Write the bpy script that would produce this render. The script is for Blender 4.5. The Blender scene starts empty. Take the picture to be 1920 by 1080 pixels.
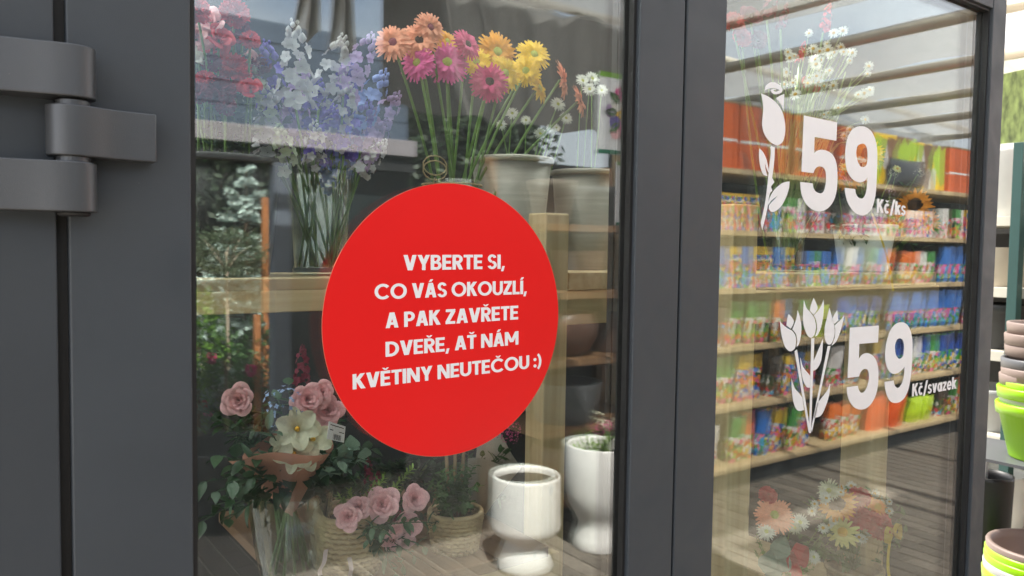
import bpy, bmesh, math, random
from mathutils import Vector, Matrix, Quaternion
from mathutils.geometry import tessellate_polygon
random.seed(7)
sc = bpy.context.scene
C = sc.collection
rad = math.radians

# ------------------------------------------------------------------ camera
F_PX = 1480.0
CAM = Vector((0.0, -0.9917, 1.5))
yaw, pitch, roll = 0.62118, 0.05137, 0.0146
fw = Vector((math.sin(yaw)*math.cos(pitch), math.cos(yaw)*math.cos(pitch), -math.sin(pitch)))
r0 = Vector((math.cos(yaw), -math.sin(yaw), 0.0)); u0 = r0.cross(fw)
rt = r0*math.cos(roll) + u0*math.sin(roll); up = -r0*math.sin(roll) + u0*math.cos(roll)
cd = bpy.data.cameras.new('camera'); cam = bpy.data.objects.new('camera', cd); C.objects.link(cam)
cam.matrix_world = Matrix(((rt.x, up.x, -fw.x, CAM.x), (rt.y, up.y, -fw.y, CAM.y), (rt.z, up.z, -fw.z, CAM.z), (0, 0, 0, 1)))
cd.sensor_width = 36.0; cd.lens = F_PX/1920*36; cd.clip_start = 0.02; cd.clip_end = 500
cd.dof.use_dof = True; cd.dof.focus_distance = 1.35; cd.dof.aperture_fstop = 9.0
sc.camera = cam

# ------------------------------------------------------------------ sky, sun, exposure
SUN_EL, SUN_AZ = rad(57), rad(-24)      # azimuth from +Y (behind the kiosk) towards +X
w = bpy.data.worlds.new('World'); sc.world = w; w.use_nodes = True
nt = w.node_tree; bg = nt.nodes['Background']
sky = nt.nodes.new('ShaderNodeTexSky'); sky.sky_type = 'NISHITA'; sky.sun_disc = False
sky.sun_elevation = SUN_EL; sky.sun_rotation = SUN_AZ; sky.air_density = 1.0; sky.dust_density = 6.0
wtc = nt.nodes.new('ShaderNodeTexCoord'); wnz = nt.nodes.new('ShaderNodeTexNoise'); wnz.inputs['Scale'].default_value = 2.2; wnz.inputs['Detail'].default_value = 7
wmp = nt.nodes.new('ShaderNodeMapping'); wmp.inputs['Scale'].default_value = (1, 1, 2.2); nt.links.new(wtc.outputs['Generated'], wmp.inputs[0]); nt.links.new(wmp.outputs[0], wnz.inputs['Vector'])
wmr = nt.nodes.new('ShaderNodeMapRange'); wmr.inputs[1].default_value = 0.36; wmr.inputs[2].default_value = 0.60; wmr.inputs[3].default_value = 0.15; wmr.inputs[4].default_value = 0.95; nt.links.new(wnz.outputs[0], wmr.inputs[0])
wmx = nt.nodes.new('ShaderNodeMix'); wmx.data_type = 'RGBA'; nt.links.new(wmr.outputs[0], wmx.inputs[0]); nt.links.new(sky.outputs[0], wmx.inputs[6]); wmx.inputs[7].default_value = (4.2, 4.4, 4.7, 1)   # broken white cloud
nt.links.new(wmx.outputs[2], bg.inputs[0]); bg.inputs[1].default_value = 0.12
sd = bpy.data.lights.new('sun', 'SUN'); sd.energy = 5.0; sd.angle = rad(0.6); sd.color = (1.0, 0.95, 0.87)
sun = bpy.data.objects.new('sun', sd); C.objects.link(sun)
sdir = Vector((math.sin(SUN_AZ)*math.cos(SUN_EL), math.cos(SUN_AZ)*math.cos(SUN_EL), math.sin(SUN_EL)))
sun.rotation_euler = sdir.to_track_quat('Z', 'Y').to_euler(); sun.location = (0, 0, 12)
vs = sc.view_settings; vs.view_transform = 'Standard'; vs.look = 'None'; vs.exposure = 2.2; vs.gamma = 1.0
sc.render.engine = 'CYCLES'
cy = sc.cycles; cy.use_denoising = True; cy.max_bounces = 10; cy.diffuse_bounces = 4; cy.glossy_bounces = 5
cy.transmission_bounces = 6; cy.transparent_max_bounces = 24; cy.caustics_reflective = False; cy.caustics_refractive = False
cy.sample_clamp_indirect = 8.0

def ray(px, py):
    return fw + rt*((px-960)/F_PX) + up*((540-py)/F_PX)
def at(px, py, Y):                       # the point of the plane y = Y seen at that pixel of the photograph
    d = ray(px, py); t = (Y - CAM.y)/d.y
    return CAM + d*t
def mir(px, py, Y):                      # the same for a thing seen mirrored in the glass, standing Y metres in front of it
    p = at(px, py, Y); return Vector((p.x, 0.05 - p.y, p.z))

# ------------------------------------------------------------------ materials
MATS = {}
def nodes(name):
    m = bpy.data.materials.new(name); m.use_nodes = True
    return m, m.node_tree.nodes, m.node_tree.links, m.node_tree.nodes['Principled BSDF']
def M(name, col, rough=0.55, metal=0.0, var=0.12, scale=18.0, bump=0.0, bscale=None, stretch=None, spec=0.5, rnd=0.0, trans=0.0, clear=0.0):
    if name in MATS: return MATS[name]
    m, N, L, b = nodes(name)
    tc = N.new('ShaderNodeTexCoord'); mp = N.new('ShaderNodeMapping'); L.new(tc.outputs['Object'], mp.inputs[0])
    if stretch: mp.inputs['Scale'].default_value = stretch
    nz = N.new('ShaderNodeTexNoise'); nz.inputs['Scale'].default_value = scale; nz.inputs['Detail'].default_value = 5
    L.new(mp.outputs[0], nz.inputs['Vector'])
    mr = N.new('ShaderNodeMapRange'); mr.inputs[1].default_value = 0.25; mr.inputs[2].default_value = 0.75
    mr.inputs[3].default_value = 1-var; mr.inputs[4].default_value = 1+var
    L.new(nz.outputs[0], mr.inputs[0])
    hs = N.new('ShaderNodeHueSaturation'); hs.inputs['Color'].default_value = (*col, 1)
    if rnd:
        oi = N.new('ShaderNodeObjectInfo'); r2 = N.new('ShaderNodeMapRange')
        r2.inputs[3].default_value = 1-rnd; r2.inputs[4].default_value = 1+rnd
        L.new(oi.outputs['Random'], r2.inputs[0])
        mu = N.new('ShaderNodeMath'); mu.operation = 'MULTIPLY'
        L.new(mr.outputs[0], mu.inputs[0]); L.new(r2.outputs[0], mu.inputs[1]); L.new(mu.outputs[0], hs.inputs['Value'])
    else: L.new(mr.outputs[0], hs.inputs['Value'])
    L.new(hs.outputs[0], b.inputs['Base Color'])
    b.inputs['Roughness'].default_value = rough; b.inputs['Metallic'].default_value = metal
    b.inputs['Specular IOR Level'].default_value = spec
    if bump:
        n2 = N.new('ShaderNodeTexNoise'); n2.inputs['Scale'].default_value = bscale or scale*3; n2.inputs['Detail'].default_value = 3
        L.new(mp.outputs[0], n2.inputs['Vector'])
        bp = N.new('ShaderNodeBump'); bp.inputs['Strength'].default_value = bump; bp.inputs['Distance'].default_value = 0.004
        L.new(n2.outputs[0], bp.inputs['Height']); L.new(bp.outputs[0], b.inputs['Normal'])
    if trans:
        out = N['Material Output']; tr = N.new('ShaderNodeBsdfTranslucent'); L.new(hs.outputs[0], tr.inputs[0])
        mx = N.new('ShaderNodeMixShader'); mx.inputs[0].default_value = trans
        L.new(b.outputs[0], mx.inputs[1]); L.new(tr.outputs[0], mx.inputs[2]); L.new(mx.outputs[0], out.inputs[0])
        if clear:
            tp = N.new('ShaderNodeBsdfTransparent'); m3 = N.new('ShaderNodeMixShader'); m3.inputs[0].default_value = clear
            L.new(mx.outputs[0], m3.inputs[1]); L.new(tp.outputs[0], m3.inputs[2]); L.new(m3.outputs[0], out.inputs[0])
    MATS[name] = m; return m

def wood(name, c1, c2, axis=2, rough=0.6):
    if name in MATS: return MATS[name]
    m, N, L, b = nodes(name)
    tc = N.new('ShaderNodeTexCoord'); mp = N.new('ShaderNodeMapping'); L.new(tc.outputs['Object'], mp.inputs[0])
    s = [26, 26, 26]; s[axis] = 1.2; mp.inputs['Scale'].default_value = s
    oi = N.new('ShaderNodeObjectInfo'); ad = N.new('ShaderNodeVectorMath'); ad.operation = 'SCALE'; ad.inputs[3].default_value = 9
    cmb = N.new('ShaderNodeCombineXYZ')
    for i in range(3): L.new(oi.outputs['Random'], cmb.inputs[i])
    L.new(cmb.outputs[0], ad.inputs[0]); L.new(ad.outputs[0], mp.inputs['Location'])
    nz = N.new('ShaderNodeTexNoise'); nz.inputs['Scale'].default_value = 1.6; nz.inputs['Detail'].default_value = 6; nz.inputs['Distortion'].default_value = 0.6
    L.new(mp.outputs[0], nz.inputs[0])
    cr = N.new('ShaderNodeValToRGB'); cr.color_ramp.elements[0].position = 0.3; cr.color_ramp.elements[1].position = 0.68
    cr.color_ramp.elements[0].color = (*c1, 1); cr.color_ramp.elements[1].color = (*c2, 1)
    L.new(nz.outputs[0], cr.inputs[0])
    # knots
    vo = N.new('ShaderNodeTexVoronoi'); vo.inputs['Scale'].default_value = 5.5; vo.inputs['Randomness'].default_value = 1.0
    mp2 = N.new('ShaderNodeMapping'); s2 = [1.6, 1.6, 1.6]; s2[axis] = 0.8; mp2.inputs['Scale'].default_value = s2
    L.new(tc.outputs['Object'], mp2.inputs[0]); L.new(ad.outputs[0], mp2.inputs['Location']); L.new(mp2.outputs[0], vo.inputs['Vector'])
    kr = N.new('ShaderNodeMapRange'); kr.inputs[1].default_value = 0.035; kr.inputs[2].default_value = 0.075; kr.inputs[3].default_value = 0.35; kr.inputs[4].default_value = 1.0
    L.new(vo.outputs['Distance'], kr.inputs[0])
    hs = N.new('ShaderNodeHueSaturation'); L.new(cr.outputs[0], hs.inputs['Color']); L.new(kr.outputs[0], hs.inputs['Value'])
    L.new(hs.outputs[0], b.inputs['Base Color']); b.inputs['Roughness'].default_value = rough
    bp = N.new('ShaderNodeBump'); bp.inputs['Strength'].default_value = 0.15; bp.inputs['Distance'].default_value = 0.002
    L.new(nz.outputs[0], bp.inputs['Height']); L.new(bp.outputs[0], b.inputs['Normal'])
    MATS[name] = m; return m

def glass(name, r0v=0.05, tint=(0.96, 0.985, 0.975), dust=0.03, wav=0.0, seed=0.0):
    m, N, L, b = nodes(name); N.remove(b); out = N['Material Output']
    lw = N.new('ShaderNodeLayerWeight'); lw.inputs[0].default_value = 0.5
    pw = N.new('ShaderNodeMath'); pw.operation = 'POWER'; pw.inputs[1].default_value = 5; L.new(lw.outputs['Facing'], pw.inputs[0])
    ma = N.new('ShaderNodeMath'); ma.operation = 'MULTIPLY_ADD'; ma.inputs[1].default_value = 1-r0v; ma.inputs[2].default_value = r0v
    L.new(pw.outputs[0], ma.inputs[0])
    tr = N.new('ShaderNodeBsdfTransparent'); tr.inputs[0].default_value = (*tint, 1)
    gl = N.new('ShaderNodeBsdfGlossy'); gl.inputs['Roughness'].default_value = 0.0; gl.inputs[0].default_value = (1, 1, 1, 1)
    mx = N.new('ShaderNodeMixShader'); L.new(ma.outputs[0], mx.inputs[0]); L.new(tr.outputs[0], mx.inputs[1]); L.new(gl.outputs[0], mx.inputs[2])
    tc = N.new('ShaderNodeTexCoord')
    if wav:
        nz = N.new('ShaderNodeTexNoise'); nz.inputs['Scale'].default_value = 2.2; nz.inputs['Detail'].default_value = 1.0
        mpw = N.new('ShaderNodeMapping'); mpw.inputs['Location'].default_value = (seed, seed, seed); L.new(tc.outputs['Object'], mpw.inputs[0]); L.new(mpw.outputs[0], nz.inputs['Vector'])
        bp = N.new('ShaderNodeBump'); bp.inputs['Strength'].default_value = 1.0; bp.inputs['Distance'].default_value = wav
        L.new(nz.outputs[0], bp.inputs['Height']); L.new(bp.outputs[0], gl.inputs['Normal'])
    if dust:
        mp = N.new('ShaderNodeMapping'); mp.inputs['Scale'].default_value = (14, 14, 0.9); L.new(tc.outputs['Object'], mp.inputs[0])
        n1 = N.new('ShaderNodeTexNoise'); n1.inputs['Scale'].default_value = 3; n1.inputs['Detail'].default_value = 6; L.new(mp.outputs[0], n1.inputs['Vector'])
        n2 = N.new('ShaderNodeTexNoise'); n2.inputs['Scale'].default_value = 420; n2.inputs['Detail'].default_value = 1; L.new(tc.outputs['Object'], n2.inputs['Vector'])
        sp = N.new('ShaderNodeMapRange'); sp.inputs[1].default_value = 0.76; sp.inputs[2].default_value = 0.80; sp.inputs[3].default_value = 0; sp.inputs[4].default_value = 0.35; L.new(n2.outputs[0], sp.inputs[0])
        st = N.new('ShaderNodeMapRange'); st.inputs[1].default_value = 0.45; st.inputs[2].default_value = 0.8; st.inputs[3].default_value = dust*0.35; st.inputs[4].default_value = dust*1.6; L.new(n1.outputs[0], st.inputs[0])
        sm = N.new('ShaderNodeMath'); sm.operation = 'ADD'; L.new(sp.outputs[0], sm.inputs[0]); L.new(st.outputs[0], sm.inputs[1])
        df = N.new('ShaderNodeBsdfDiffuse'); df.inputs[0].default_value = (0.6, 0.58, 0.54, 1)
        m2 = N.new('ShaderNodeMixShader'); L.new(sm.outputs[0], m2.inputs[0]); L.new(mx.outputs[0], m2.inputs[1]); L.new(df.outputs[0], m2.inputs[2])
        L.new(m2.outputs[0], out.inputs[0])
    else: L.new(mx.outputs[0], out.inputs[0])
    return m

def printed(name, pal, scale=26, band=None, rough=0.35, stretch=(1, 1, 1)):   # busy printed packaging: patches of ink colours
    if name in MATS: return MATS[name]
    m, N, L, b = nodes(name)
    tc = N.new('ShaderNodeTexCoord'); mp = N.new('ShaderNodeMapping'); mp.inputs['Scale'].default_value = stretch
    oi = N.new('ShaderNodeObjectInfo')
    L.new(tc.outputs['Object'], mp.inputs[0])
    nzd = N.new('ShaderNodeTexNoise'); nzd.inputs['Scale'].default_value = scale*0.5; L.new(mp.outputs[0], nzd.inputs['Vector'])
    mixv = N.new('ShaderNodeVectorMath'); mixv.operation = 'MULTIPLY_ADD'; mixv.inputs[1].default_value = (0.05, 0.05, 0.05)
    L.new(nzd.outputs['Color'], mixv.inputs[0]); L.new(mp.outputs[0], mixv.inputs[2])
    vo = N.new('ShaderNodeTexVoronoi'); vo.inputs['Scale'].default_value = scale; L.new(mixv.outputs[0], vo.inputs['Vector'])
    sx = N.new('ShaderNodeSeparateColor'); L.new(vo.outputs['Color'], sx.inputs[0])
    cr = N.new('ShaderNodeValToRGB'); cr.color_ramp.interpolation = 'CONSTANT'
    e = cr.color_ramp.elements
    while len(e) < len(pal): e.new(0.5)
    for i, c in enumerate(pal): e[i].position = i/len(pal); e[i].color = (*c, 1)
    L.new(sx.outputs[0], cr.inputs[0]); last = cr.outputs[0]
    if band:                               # a plain header colour above a height
        bc, z0, z1 = band
        sz = N.new('ShaderNodeSeparateXYZ'); L.new(tc.outputs['Object'], sz.inputs[0])
        g = N.new('ShaderNodeMath'); g.operation = 'GREATER_THAN'; g.inputs[1].default_value = z0; L.new(sz.outputs[2], g.inputs[0])
        g2 = N.new('ShaderNodeMath'); g2.operation = 'LESS_THAN'; g2.inputs[1].default_value = z1; L.new(sz.outputs[2], g2.inputs[0])
        mu = N.new('ShaderNodeMath'); mu.operation = 'MULTIPLY'; L.new(g.outputs[0], mu.inputs[0]); L.new(g2.outputs[0], mu.inputs[1])
        mx = N.new('ShaderNodeMix'); mx.data_type = 'RGBA'; L.new(mu.outputs[0], mx.inputs[0]); L.new(last, mx.inputs[6]); mx.inputs[7].default_value = (*bc, 1)
        last = mx.outputs[2]
    L.new(last, b.inputs['Base Color']); b.inputs['Roughness'].default_value = rough
    MATS[name] = m; return m

# ------------------------------------------------------------------ mesh building
class MB:
    def __init__(s): s.v = []; s.f = []
    def add(s, vs, fs):
        o = len(s.v); s.v += [Vector(x) for x in vs]; s.f += [tuple(i+o for i in f) for f in fs]; return s
    def box(s, x0, x1, y0, y1, z0, z1):
        return s.add([(x0,y0,z0),(x1,y0,z0),(x1,y1,z0),(x0,y1,z0),(x0,y0,z1),(x1,y0,z1),(x1,y1,z1),(x0,y1,z1)],
                     [(3,2,1,0),(4,5,6,7),(0,1,5,4),(1,2,6,5),(2,3,7,6),(3,0,4,7)])
    def tube(s, path, r, n=8, cap=True):
        path = [Vector(p) for p in path]
        rs = r if isinstance(r, (list, tuple)) else [r]*len(path)
        o = len(s.v); prev = None
        for i, p in enumerate(path):
            t = (path[min(i+1, len(path)-1)] - path[max(i-1, 0)]).normalized()
            a = prev - t*prev.dot(t) if prev is not None else t.orthogonal()
            if a.length < 1e-6: a = t.orthogonal()
            a.normalize(); prev = a; b_ = t.cross(a)
            for k in range(n):
                an = 2*math.pi*k/n; s.v.append(p + (a*math.cos(an)+b_*math.sin(an))*rs[i])
        for i in range(len(path)-1):
            for k in range(n):
                k2 = (k+1) % n; s.f.append((o+i*n+k, o+i*n+k2, o+(i+1)*n+k2, o+(i+1)*n+k))
        if cap:
            s.f.append(tuple(o+k for k in reversed(range(n)))); e = o+(len(path)-1)*n; s.f.append(tuple(e+k for k in range(n)))
        return s
    def lathe(s, prof, n=32, c=(0, 0, 0), flute=0.0, nf=0):
        o = len(s.v); m = len(prof)
        for k in range(n):
            an = 2*math.pi*k/n
            for (r, z) in prof:
                rr = r*(1 + (flute*math.cos(an*nf) if nf else 0)); s.v.append(Vector((c[0]+rr*math.cos(an), c[1]+rr*math.sin(an), c[2]+z)))
        for k in range(n):
            k2 = (k+1) % n
            for i in range(m-1):
                s.f.append((o+k*m+i, o+k2*m+i, o+k2*m+i+1, o+k*m+i+1))
        return s
    def prism(s, pts, z0, z1):            # extruded XY polygon
        n = len(pts); o = len(s.v)
        s.v += [Vector((p[0], p[1], z0)) for p in pts] + [Vector((p[0], p[1], z1)) for p in pts]
        s.f.append(tuple(o+i for i in reversed(range(n)))); s.f.append(tuple(o+n+i for i in range(n)))
        for i in range(n): s.f.append((o+i, o+(i+1) % n, o+n+(i+1) % n, o+n+i))
        return s
    def grid(s, fn, nu, nv):
        o = len(s.v)
        for i in range(nu+1):
            for j in range(nv+1): s.v.append(Vector(fn(i/nu, j/nv)))
        for i in range(nu):
            for j in range(nv):
                a = o+i*(nv+1)+j; s.f.append((a, a+nv+1, a+nv+2, a+1))
        return s
    def flat(s, loops, y0, y1):           # XZ polygon with holes, between y0 (front) and y1
        lp = [[Vector((p[0], p[1], 0)) for p in l] for l in loops]
        tris = tessellate_polygon(lp); pts = [p for l in lp for p in l]; n = len(pts); o = len(s.v)
        s.v += [Vector((p.x, y0, p.y)) for p in pts] + [Vector((p.x, y1, p.y)) for p in pts]
        for t in tris:
            a, b_, c_ = pts[t[0]], pts[t[1]], pts[t[2]]
            if (b_-a).cross(c_-a).z < 0: t = (t[0], t[2], t[1])
            s.f.append((o+t[0], o+t[1], o+t[2]))
        k = 0
        for l in lp:
            m = len(l)
            for i in range(m): s.f.append((o+k+i, o+n+k+i, o+n+k+(i+1) % m, o+k+(i+1) % m))
            k += m
        return s
    def tf(s, mat):
        s.v = [mat @ x for x in s.v]; return s
    def mesh(s, name, mat, smooth=False):
        me = bpy.data.meshes.new(name); me.from_pydata([tuple(x) for x in s.v], [], s.f)
        if mat: me.materials.append(mat)
        if smooth:
            for p in me.polygons: p.use_smooth = True
        me.update()
        if smooth == 2: me.set_sharp_from_angle(angle=rad(38))
        return me

def put(name, me, parent=None, loc=(0, 0, 0), rot=None, scale=None):
    o = bpy.data.objects.new(name, me); C.objects.link(o); o.parent = parent
    o.location = loc
    if rot is not None:
        if isinstance(rot, Quaternion): o.rotation_mode = 'QUATERNION'; o.rotation_quaternion = rot
        else: o.rotation_euler = rot
    if scale is not None: o.scale = (scale, scale, scale) if not isinstance(scale, tuple) else scale
    return o
def tag(o, label, cat, group=None):
    o['label'] = label; o['category'] = cat
    if group: o['group'] = group
    return o
def T(name, label, cat, loc=(0, 0, 0), rotz=0, group=None):
    return tag(put(name, None, None, loc, (0, 0, rotz)), label, cat, group)
def P(name, mb, mat, parent, smooth=False, bev=0.0, world=False, label=None):
    if world:
        p, off = parent, Vector((0, 0, 0))
        while p is not None: off += p.location; p = p.parent
        mb.v = [x-off for x in mb.v]
    o = put(name, mb.mesh(name, mat, smooth), parent)
    if bev:
        b = o.modifiers.new('bevel', 'BEVEL'); b.width = bev; b.segments = 2; b.limit_method = 'ANGLE'
    if label: o['label'] = label
    return o
def ONE(name, mb, mat, label, cat, loc=(0, 0, 0), group=None, smooth=False, bev=0.0):
    return tag(put(name, None, None), label, cat) if False else _one(name, mb, mat, label, cat, loc, group, smooth, bev)
def _one(name, mb, mat, label, cat, loc, group, smooth, bev):
    loc = Vector(loc); mb.v = [x-loc for x in mb.v]
    o = P(name, mb, mat, None, smooth, bev); o.location = loc; return tag(o, label, cat, group)
def ST(name, mb, mat, kind='structure', parent=None):
    o = P(name, mb, mat, parent); o['kind'] = kind; return o
def spline(pts, closed=True, n=5):        # catmull-rom; points with a third entry are corners
    out = []; m = len(pts)
    for i in range(m):
        p1, p2 = pts[i], pts[(i+1) % m]
        p0 = pts[i-1] if len(p1) < 3 else p1; p3 = pts[(i+2) % m] if len(p2) < 3 else p2
        if len(p1) > 2 and len(p2) > 2: out.append(p1[:2]); continue
        for k in range(n):
            t = k/n; q = []
            for d in (0, 1):
                a, b_, c_, e = p0[d], p1[d], p2[d], p3[d]
                q.append(0.5*(2*b_ + (c_-a)*t + (2*a-5*b_+4*c_-e)*t*t + (3*b_-a-3*c_+e)*t**3))
            out.append(tuple(q))
    return out
def quatZ(n): return Vector(n).normalized().to_track_quat('Z', 'Y')
R = random.uniform

# colours
pine = wood('pine', (0.46, 0.33, 0.17), (0.62, 0.48, 0.29)); pineX = wood('pine_x', (0.46, 0.33, 0.17), (0.62, 0.48, 0.29), 0); pineY = wood('pine_y', (0.46, 0.33, 0.17), (0.62, 0.48, 0.29), 1)
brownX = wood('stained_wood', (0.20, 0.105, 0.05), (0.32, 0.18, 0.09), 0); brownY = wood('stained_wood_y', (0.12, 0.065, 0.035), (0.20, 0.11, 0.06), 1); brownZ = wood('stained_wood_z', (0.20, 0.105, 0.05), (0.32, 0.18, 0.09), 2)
def powder(name, col, rough, metal, amt):       # powder coat: fine grain, wiped smudges, a few dust specks and hairline scratches
    m = M(name, col, rough, metal, .10, 3.2, .12, 900); N, L = m.node_tree.nodes, m.node_tree.links; b = N['Principled BSDF']
    tc = N.new('ShaderNodeTexCoord'); n1 = N.new('ShaderNodeTexNoise'); n1.inputs['Scale'].default_value = 9; n1.inputs['Detail'].default_value = 8; n1.inputs['Distortion'].default_value = 1.2; L.new(tc.outputs['Object'], n1.inputs['Vector'])
    r1 = N.new('ShaderNodeMapRange'); r1.inputs[1].default_value = .3; r1.inputs[2].default_value = .7; r1.inputs[3].default_value = rough-.09; r1.inputs[4].default_value = rough+.10; L.new(n1.outputs[0], r1.inputs[0]); L.new(r1.outputs[0], b.inputs['Roughness'])
    n2 = N.new('ShaderNodeTexVoronoi'); n2.inputs['Scale'].default_value = 70; L.new(tc.outputs['Object'], n2.inputs['Vector'])
    s1 = N.new('ShaderNodeMapRange'); s1.inputs[1].default_value = .045; s1.inputs[2].default_value = .02; s1.inputs[3].default_value = 0; s1.inputs[4].default_value = .5*amt; L.new(n2.outputs['Distance'], s1.inputs[0])
    sc_ = N.new('ShaderNodeSeparateColor'); L.new(n2.outputs['Color'], sc_.inputs[0]); gt = N.new('ShaderNodeMath'); gt.operation = 'GREATER_THAN'; gt.inputs[1].default_value = .90; L.new(sc_.outputs[0], gt.inputs[0])
    mu = N.new('ShaderNodeMath'); mu.operation = 'MULTIPLY'; L.new(s1.outputs[0], mu.inputs[0]); L.new(gt.outputs[0], mu.inputs[1])
    mx = N.new('ShaderNodeMix'); mx.data_type = 'RGBA'; mx.inputs[7].default_value = (.22, .21, .19, 1); src = b.inputs['Base Color'].links[0].from_socket; L.new(src, mx.inputs[6]); L.new(mu.outputs[0], mx.inputs[0]); L.new(mx.outputs[2], b.inputs['Base Color'])
    return m
anth = powder('anthracite_powder_coat', (0.042, 0.051, 0.062), 0.5, 0, 1.0)
anth2 = powder('anthracite_panel', (0.037, 0.045, 0.055), 0.55, 0, 1.0)
hingem = powder('graphite_metallic_paint', (0.085, 0.090, 0.098), 0.36, 0.45, 1.0)
rubber = M('black_rubber', (0.012, 0.012, 0.013), 0.6, 0, 0.2, 90, 0.1)
dark = M('dark_lining', (0.016, 0.018, 0.021), 0.8, 0, 0.2, 3)
white = M('white_vinyl', (0.82, 0.84, 0.88), 0.4, 0, 0.02, 30)
redv = M('red_vinyl', (0.76, 0.015, 0.015), 0.32, 0, 0.04, 3, 0.03, 30, spec=.25)
steel = M('galvanised_steel', (0.42, 0.43, 0.44), 0.4, 0.6, 0.15, 12)

# ================================================================== the setting: ground
GX0, GX1, GY0, GY1 = -6.0, 12.0, -12.0, 4.0
sand = M('joint_sand', (0.27, 0.245, 0.205), 0.95, 0, 0.2, 60, 0.3)
g = MB().add([(-150, -150, -0.004), (150, -150, -0.004), (150, 150, -0.004), (-150, 150, -0.004)], [(0, 1, 2, 3)])
ground = ST('ground', g, sand)
brickm = M('concrete_paver', (0.150, 0.128, 0.106), 0.9, 0, 0.25, 35, 0.35, 160, rnd=0.22)
BL, BW = 0.2, 0.1
def paver(mb, x, y, h=0.0):
    a, b_ = BW/2-0.004, BL/2-0.004
    mb.add([(x-a, y-b_, -0.004), (x+a, y-b_, -0.004), (x+a, y+b_, -0.004), (x-a, y+b_, -0.004),
            (x-a+.005, y-b_+.005, .004+h), (x+a-.005, y-b_+.005, .004+h), (x+a-.005, y+b_-.005, .004+h), (x-a+.005, y+b_-.005, .004+h)],
           [(4, 5, 6, 7), (0, 1, 5, 4), (1, 2, 6, 5), (2, 3, 7, 6), (3, 0, 4, 7)])
one = MB(); paver(one, 0, 0); brick_me = one.mesh('brick', brickm)
rest = MB(); nb = 0
cells = []
ix = 0
x = -2.0
while x < 9.0:
    y = -7.0 + (BL/2 if ix % 2 else 0)
    while y < 0.6:
        cells.append((x, y)); y += BL
    x += BW; ix += 1
near = sorted(cells, key=lambda c: math.hypot((c[0]-3.4)*0.55, c[1]+1.55))[:300]; ns = set(near)
for (x, y) in near: put('brick', brick_me, ground, (x, y, R(-.0012, .0012)), (R(-.006, .006), R(-.006, .006), R(-.008, .008)))
for c in cells:
    if c not in ns: paver(rest, c[0]+R(-.0008, .0008), c[1], R(-.001, .001))
ST('brick_paving', rest, brickm, 'stuff', ground)

# ================================================================== flower kiosk shell
GZ0, GZ1 = 0.17, 2.15                      # glass bottom and top
kiosk = T('flower_kiosk', 'anthracite walk-in flower kiosk behind the two glass doors', 'kiosk', (1.0, 0.8, 0))
P('wall', MB().box(-0.60, 2.40, 1.42, 1.50, 0, 2.45), dark, kiosk, world=True)
P('wall', MB().box(2.36, 2.41, 0.09, 1.418, 0, 2.45), dark, kiosk, world=True)
P('wall', MB().box(-0.62, -0.56, 0.09, 1.418, 0, 2.45), M('opal_fill_light_wall', (.9, .91, .91), .4, 0, .03, 3, trans=.8), kiosk, world=True)  # unseen end wall, made translucent to bring side light onto the lower shelf
P('floor', MB().box(-0.55, 2.35, 0.09, 1.415, 0.0, 0.05), M('kiosk_floor', (0.10, 0.09, 0.08), 0.8, 0, 0.25, 9), kiosk, world=True)
opal = M('opal_polycarbonate', (0.90, 0.91, 0.91), 0.4, 0, 0.03, 3, trans=0.8)
for i in range(4):
    P('roof_panel', MB().box(-0.54+i*0.73, 0.17+i*0.73, 0.10, 0.80, 2.42, 2.43), opal, kiosk, world=True)
P('ceiling_panel', MB().box(-0.555, 2.355, 0.805, 1.415, 2.40, 2.44), dark, kiosk, world=True)
P('roof_beam', MB().box(-0.62, 2.41, -0.02, 0.085, 2.29, 2.50), anth, kiosk, world=True)
P('jamb_panel', MB().box(-0.62, 0.0975, 0.0, 0.07, 0.0, 2.285), anth2, kiosk, world=True, bev=0.002)
P('seal', MB().box(0.0978, 0.1088, 0.014, 0.06, 0.0, 2.28), rubber, kiosk, world=True)

# ================================================================== glass doors
paneA = glass('outer_float_glass', 0.074, dust=0.011, wav=0.00005, seed=1.0)
paneB = glass('inner_float_glass', 0.048, dust=0.0, wav=0.00008, seed=7.0)
GY = 0.022                                  # front face of the outer pane
def door(name, label, x0, x1, gx0, gx1):
    d = T(name, label, 'door', ((x0+x1)/2, 0.0, 0.02))
    for a, b_ in ((x0, gx0), (gx1, x1)):
        P('stile', MB().box(a, b_, 0.0, 0.068, 0.03, 2.27), anth, d, world=True, bev=0.0022)
    P('rail', MB().box(gx0+.0005, gx1-.0005, 0.0015, 0.066, GZ1, 2.269), anth, d, world=True, bev=0.002)
    P('rail', MB().box(gx0+.0005, gx1-.0005, 0.0015, 0.066, 0.031, GZ0), anth, d, world=True, bev=0.002)
    def ring(nm, y0, y1, t, m, ins=0.0):
        a, b_, c_, e = gx0+ins, gx1-ins, GZ0+ins, GZ1-ins
        mb = MB(); mb.box(a, a+t, y0, y1, c_, e); mb.box(b_-t, b_, y0, y1, c_, e)
        mb.box(a+t, b_-t, y0, y1, c_, c_+t); mb.box(a+t, b_-t, y0, y1, e-t, e)
        P(nm, mb, m, d, world=True)
    ring('gasket', 0.009, GY-.0003, 0.006, rubber, 0.0006)
    ring('spacer', GY+.0043, GY+.0197, 0.011, rubber, 0.0008)
    ring('inner_gasket', GY+.0245, 0.060, 0.009, rubber, 0.0006)
    P('outer_pane', MB().box(gx0+.002, gx1-.002, GY, GY+.004, GZ0+.002, GZ1-.002), paneA, d, world=True)
    P('inner_pane', MB().box(gx0+.002, gx1-.002, GY+.020, GY+.024, GZ0+.002, GZ1-.002), paneB, d, world=True)
    return d
door('glass_door', 'anthracite framed glass door carrying the round red sticker', 0.109, 1.0825, 0.238, 0.972)
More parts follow.
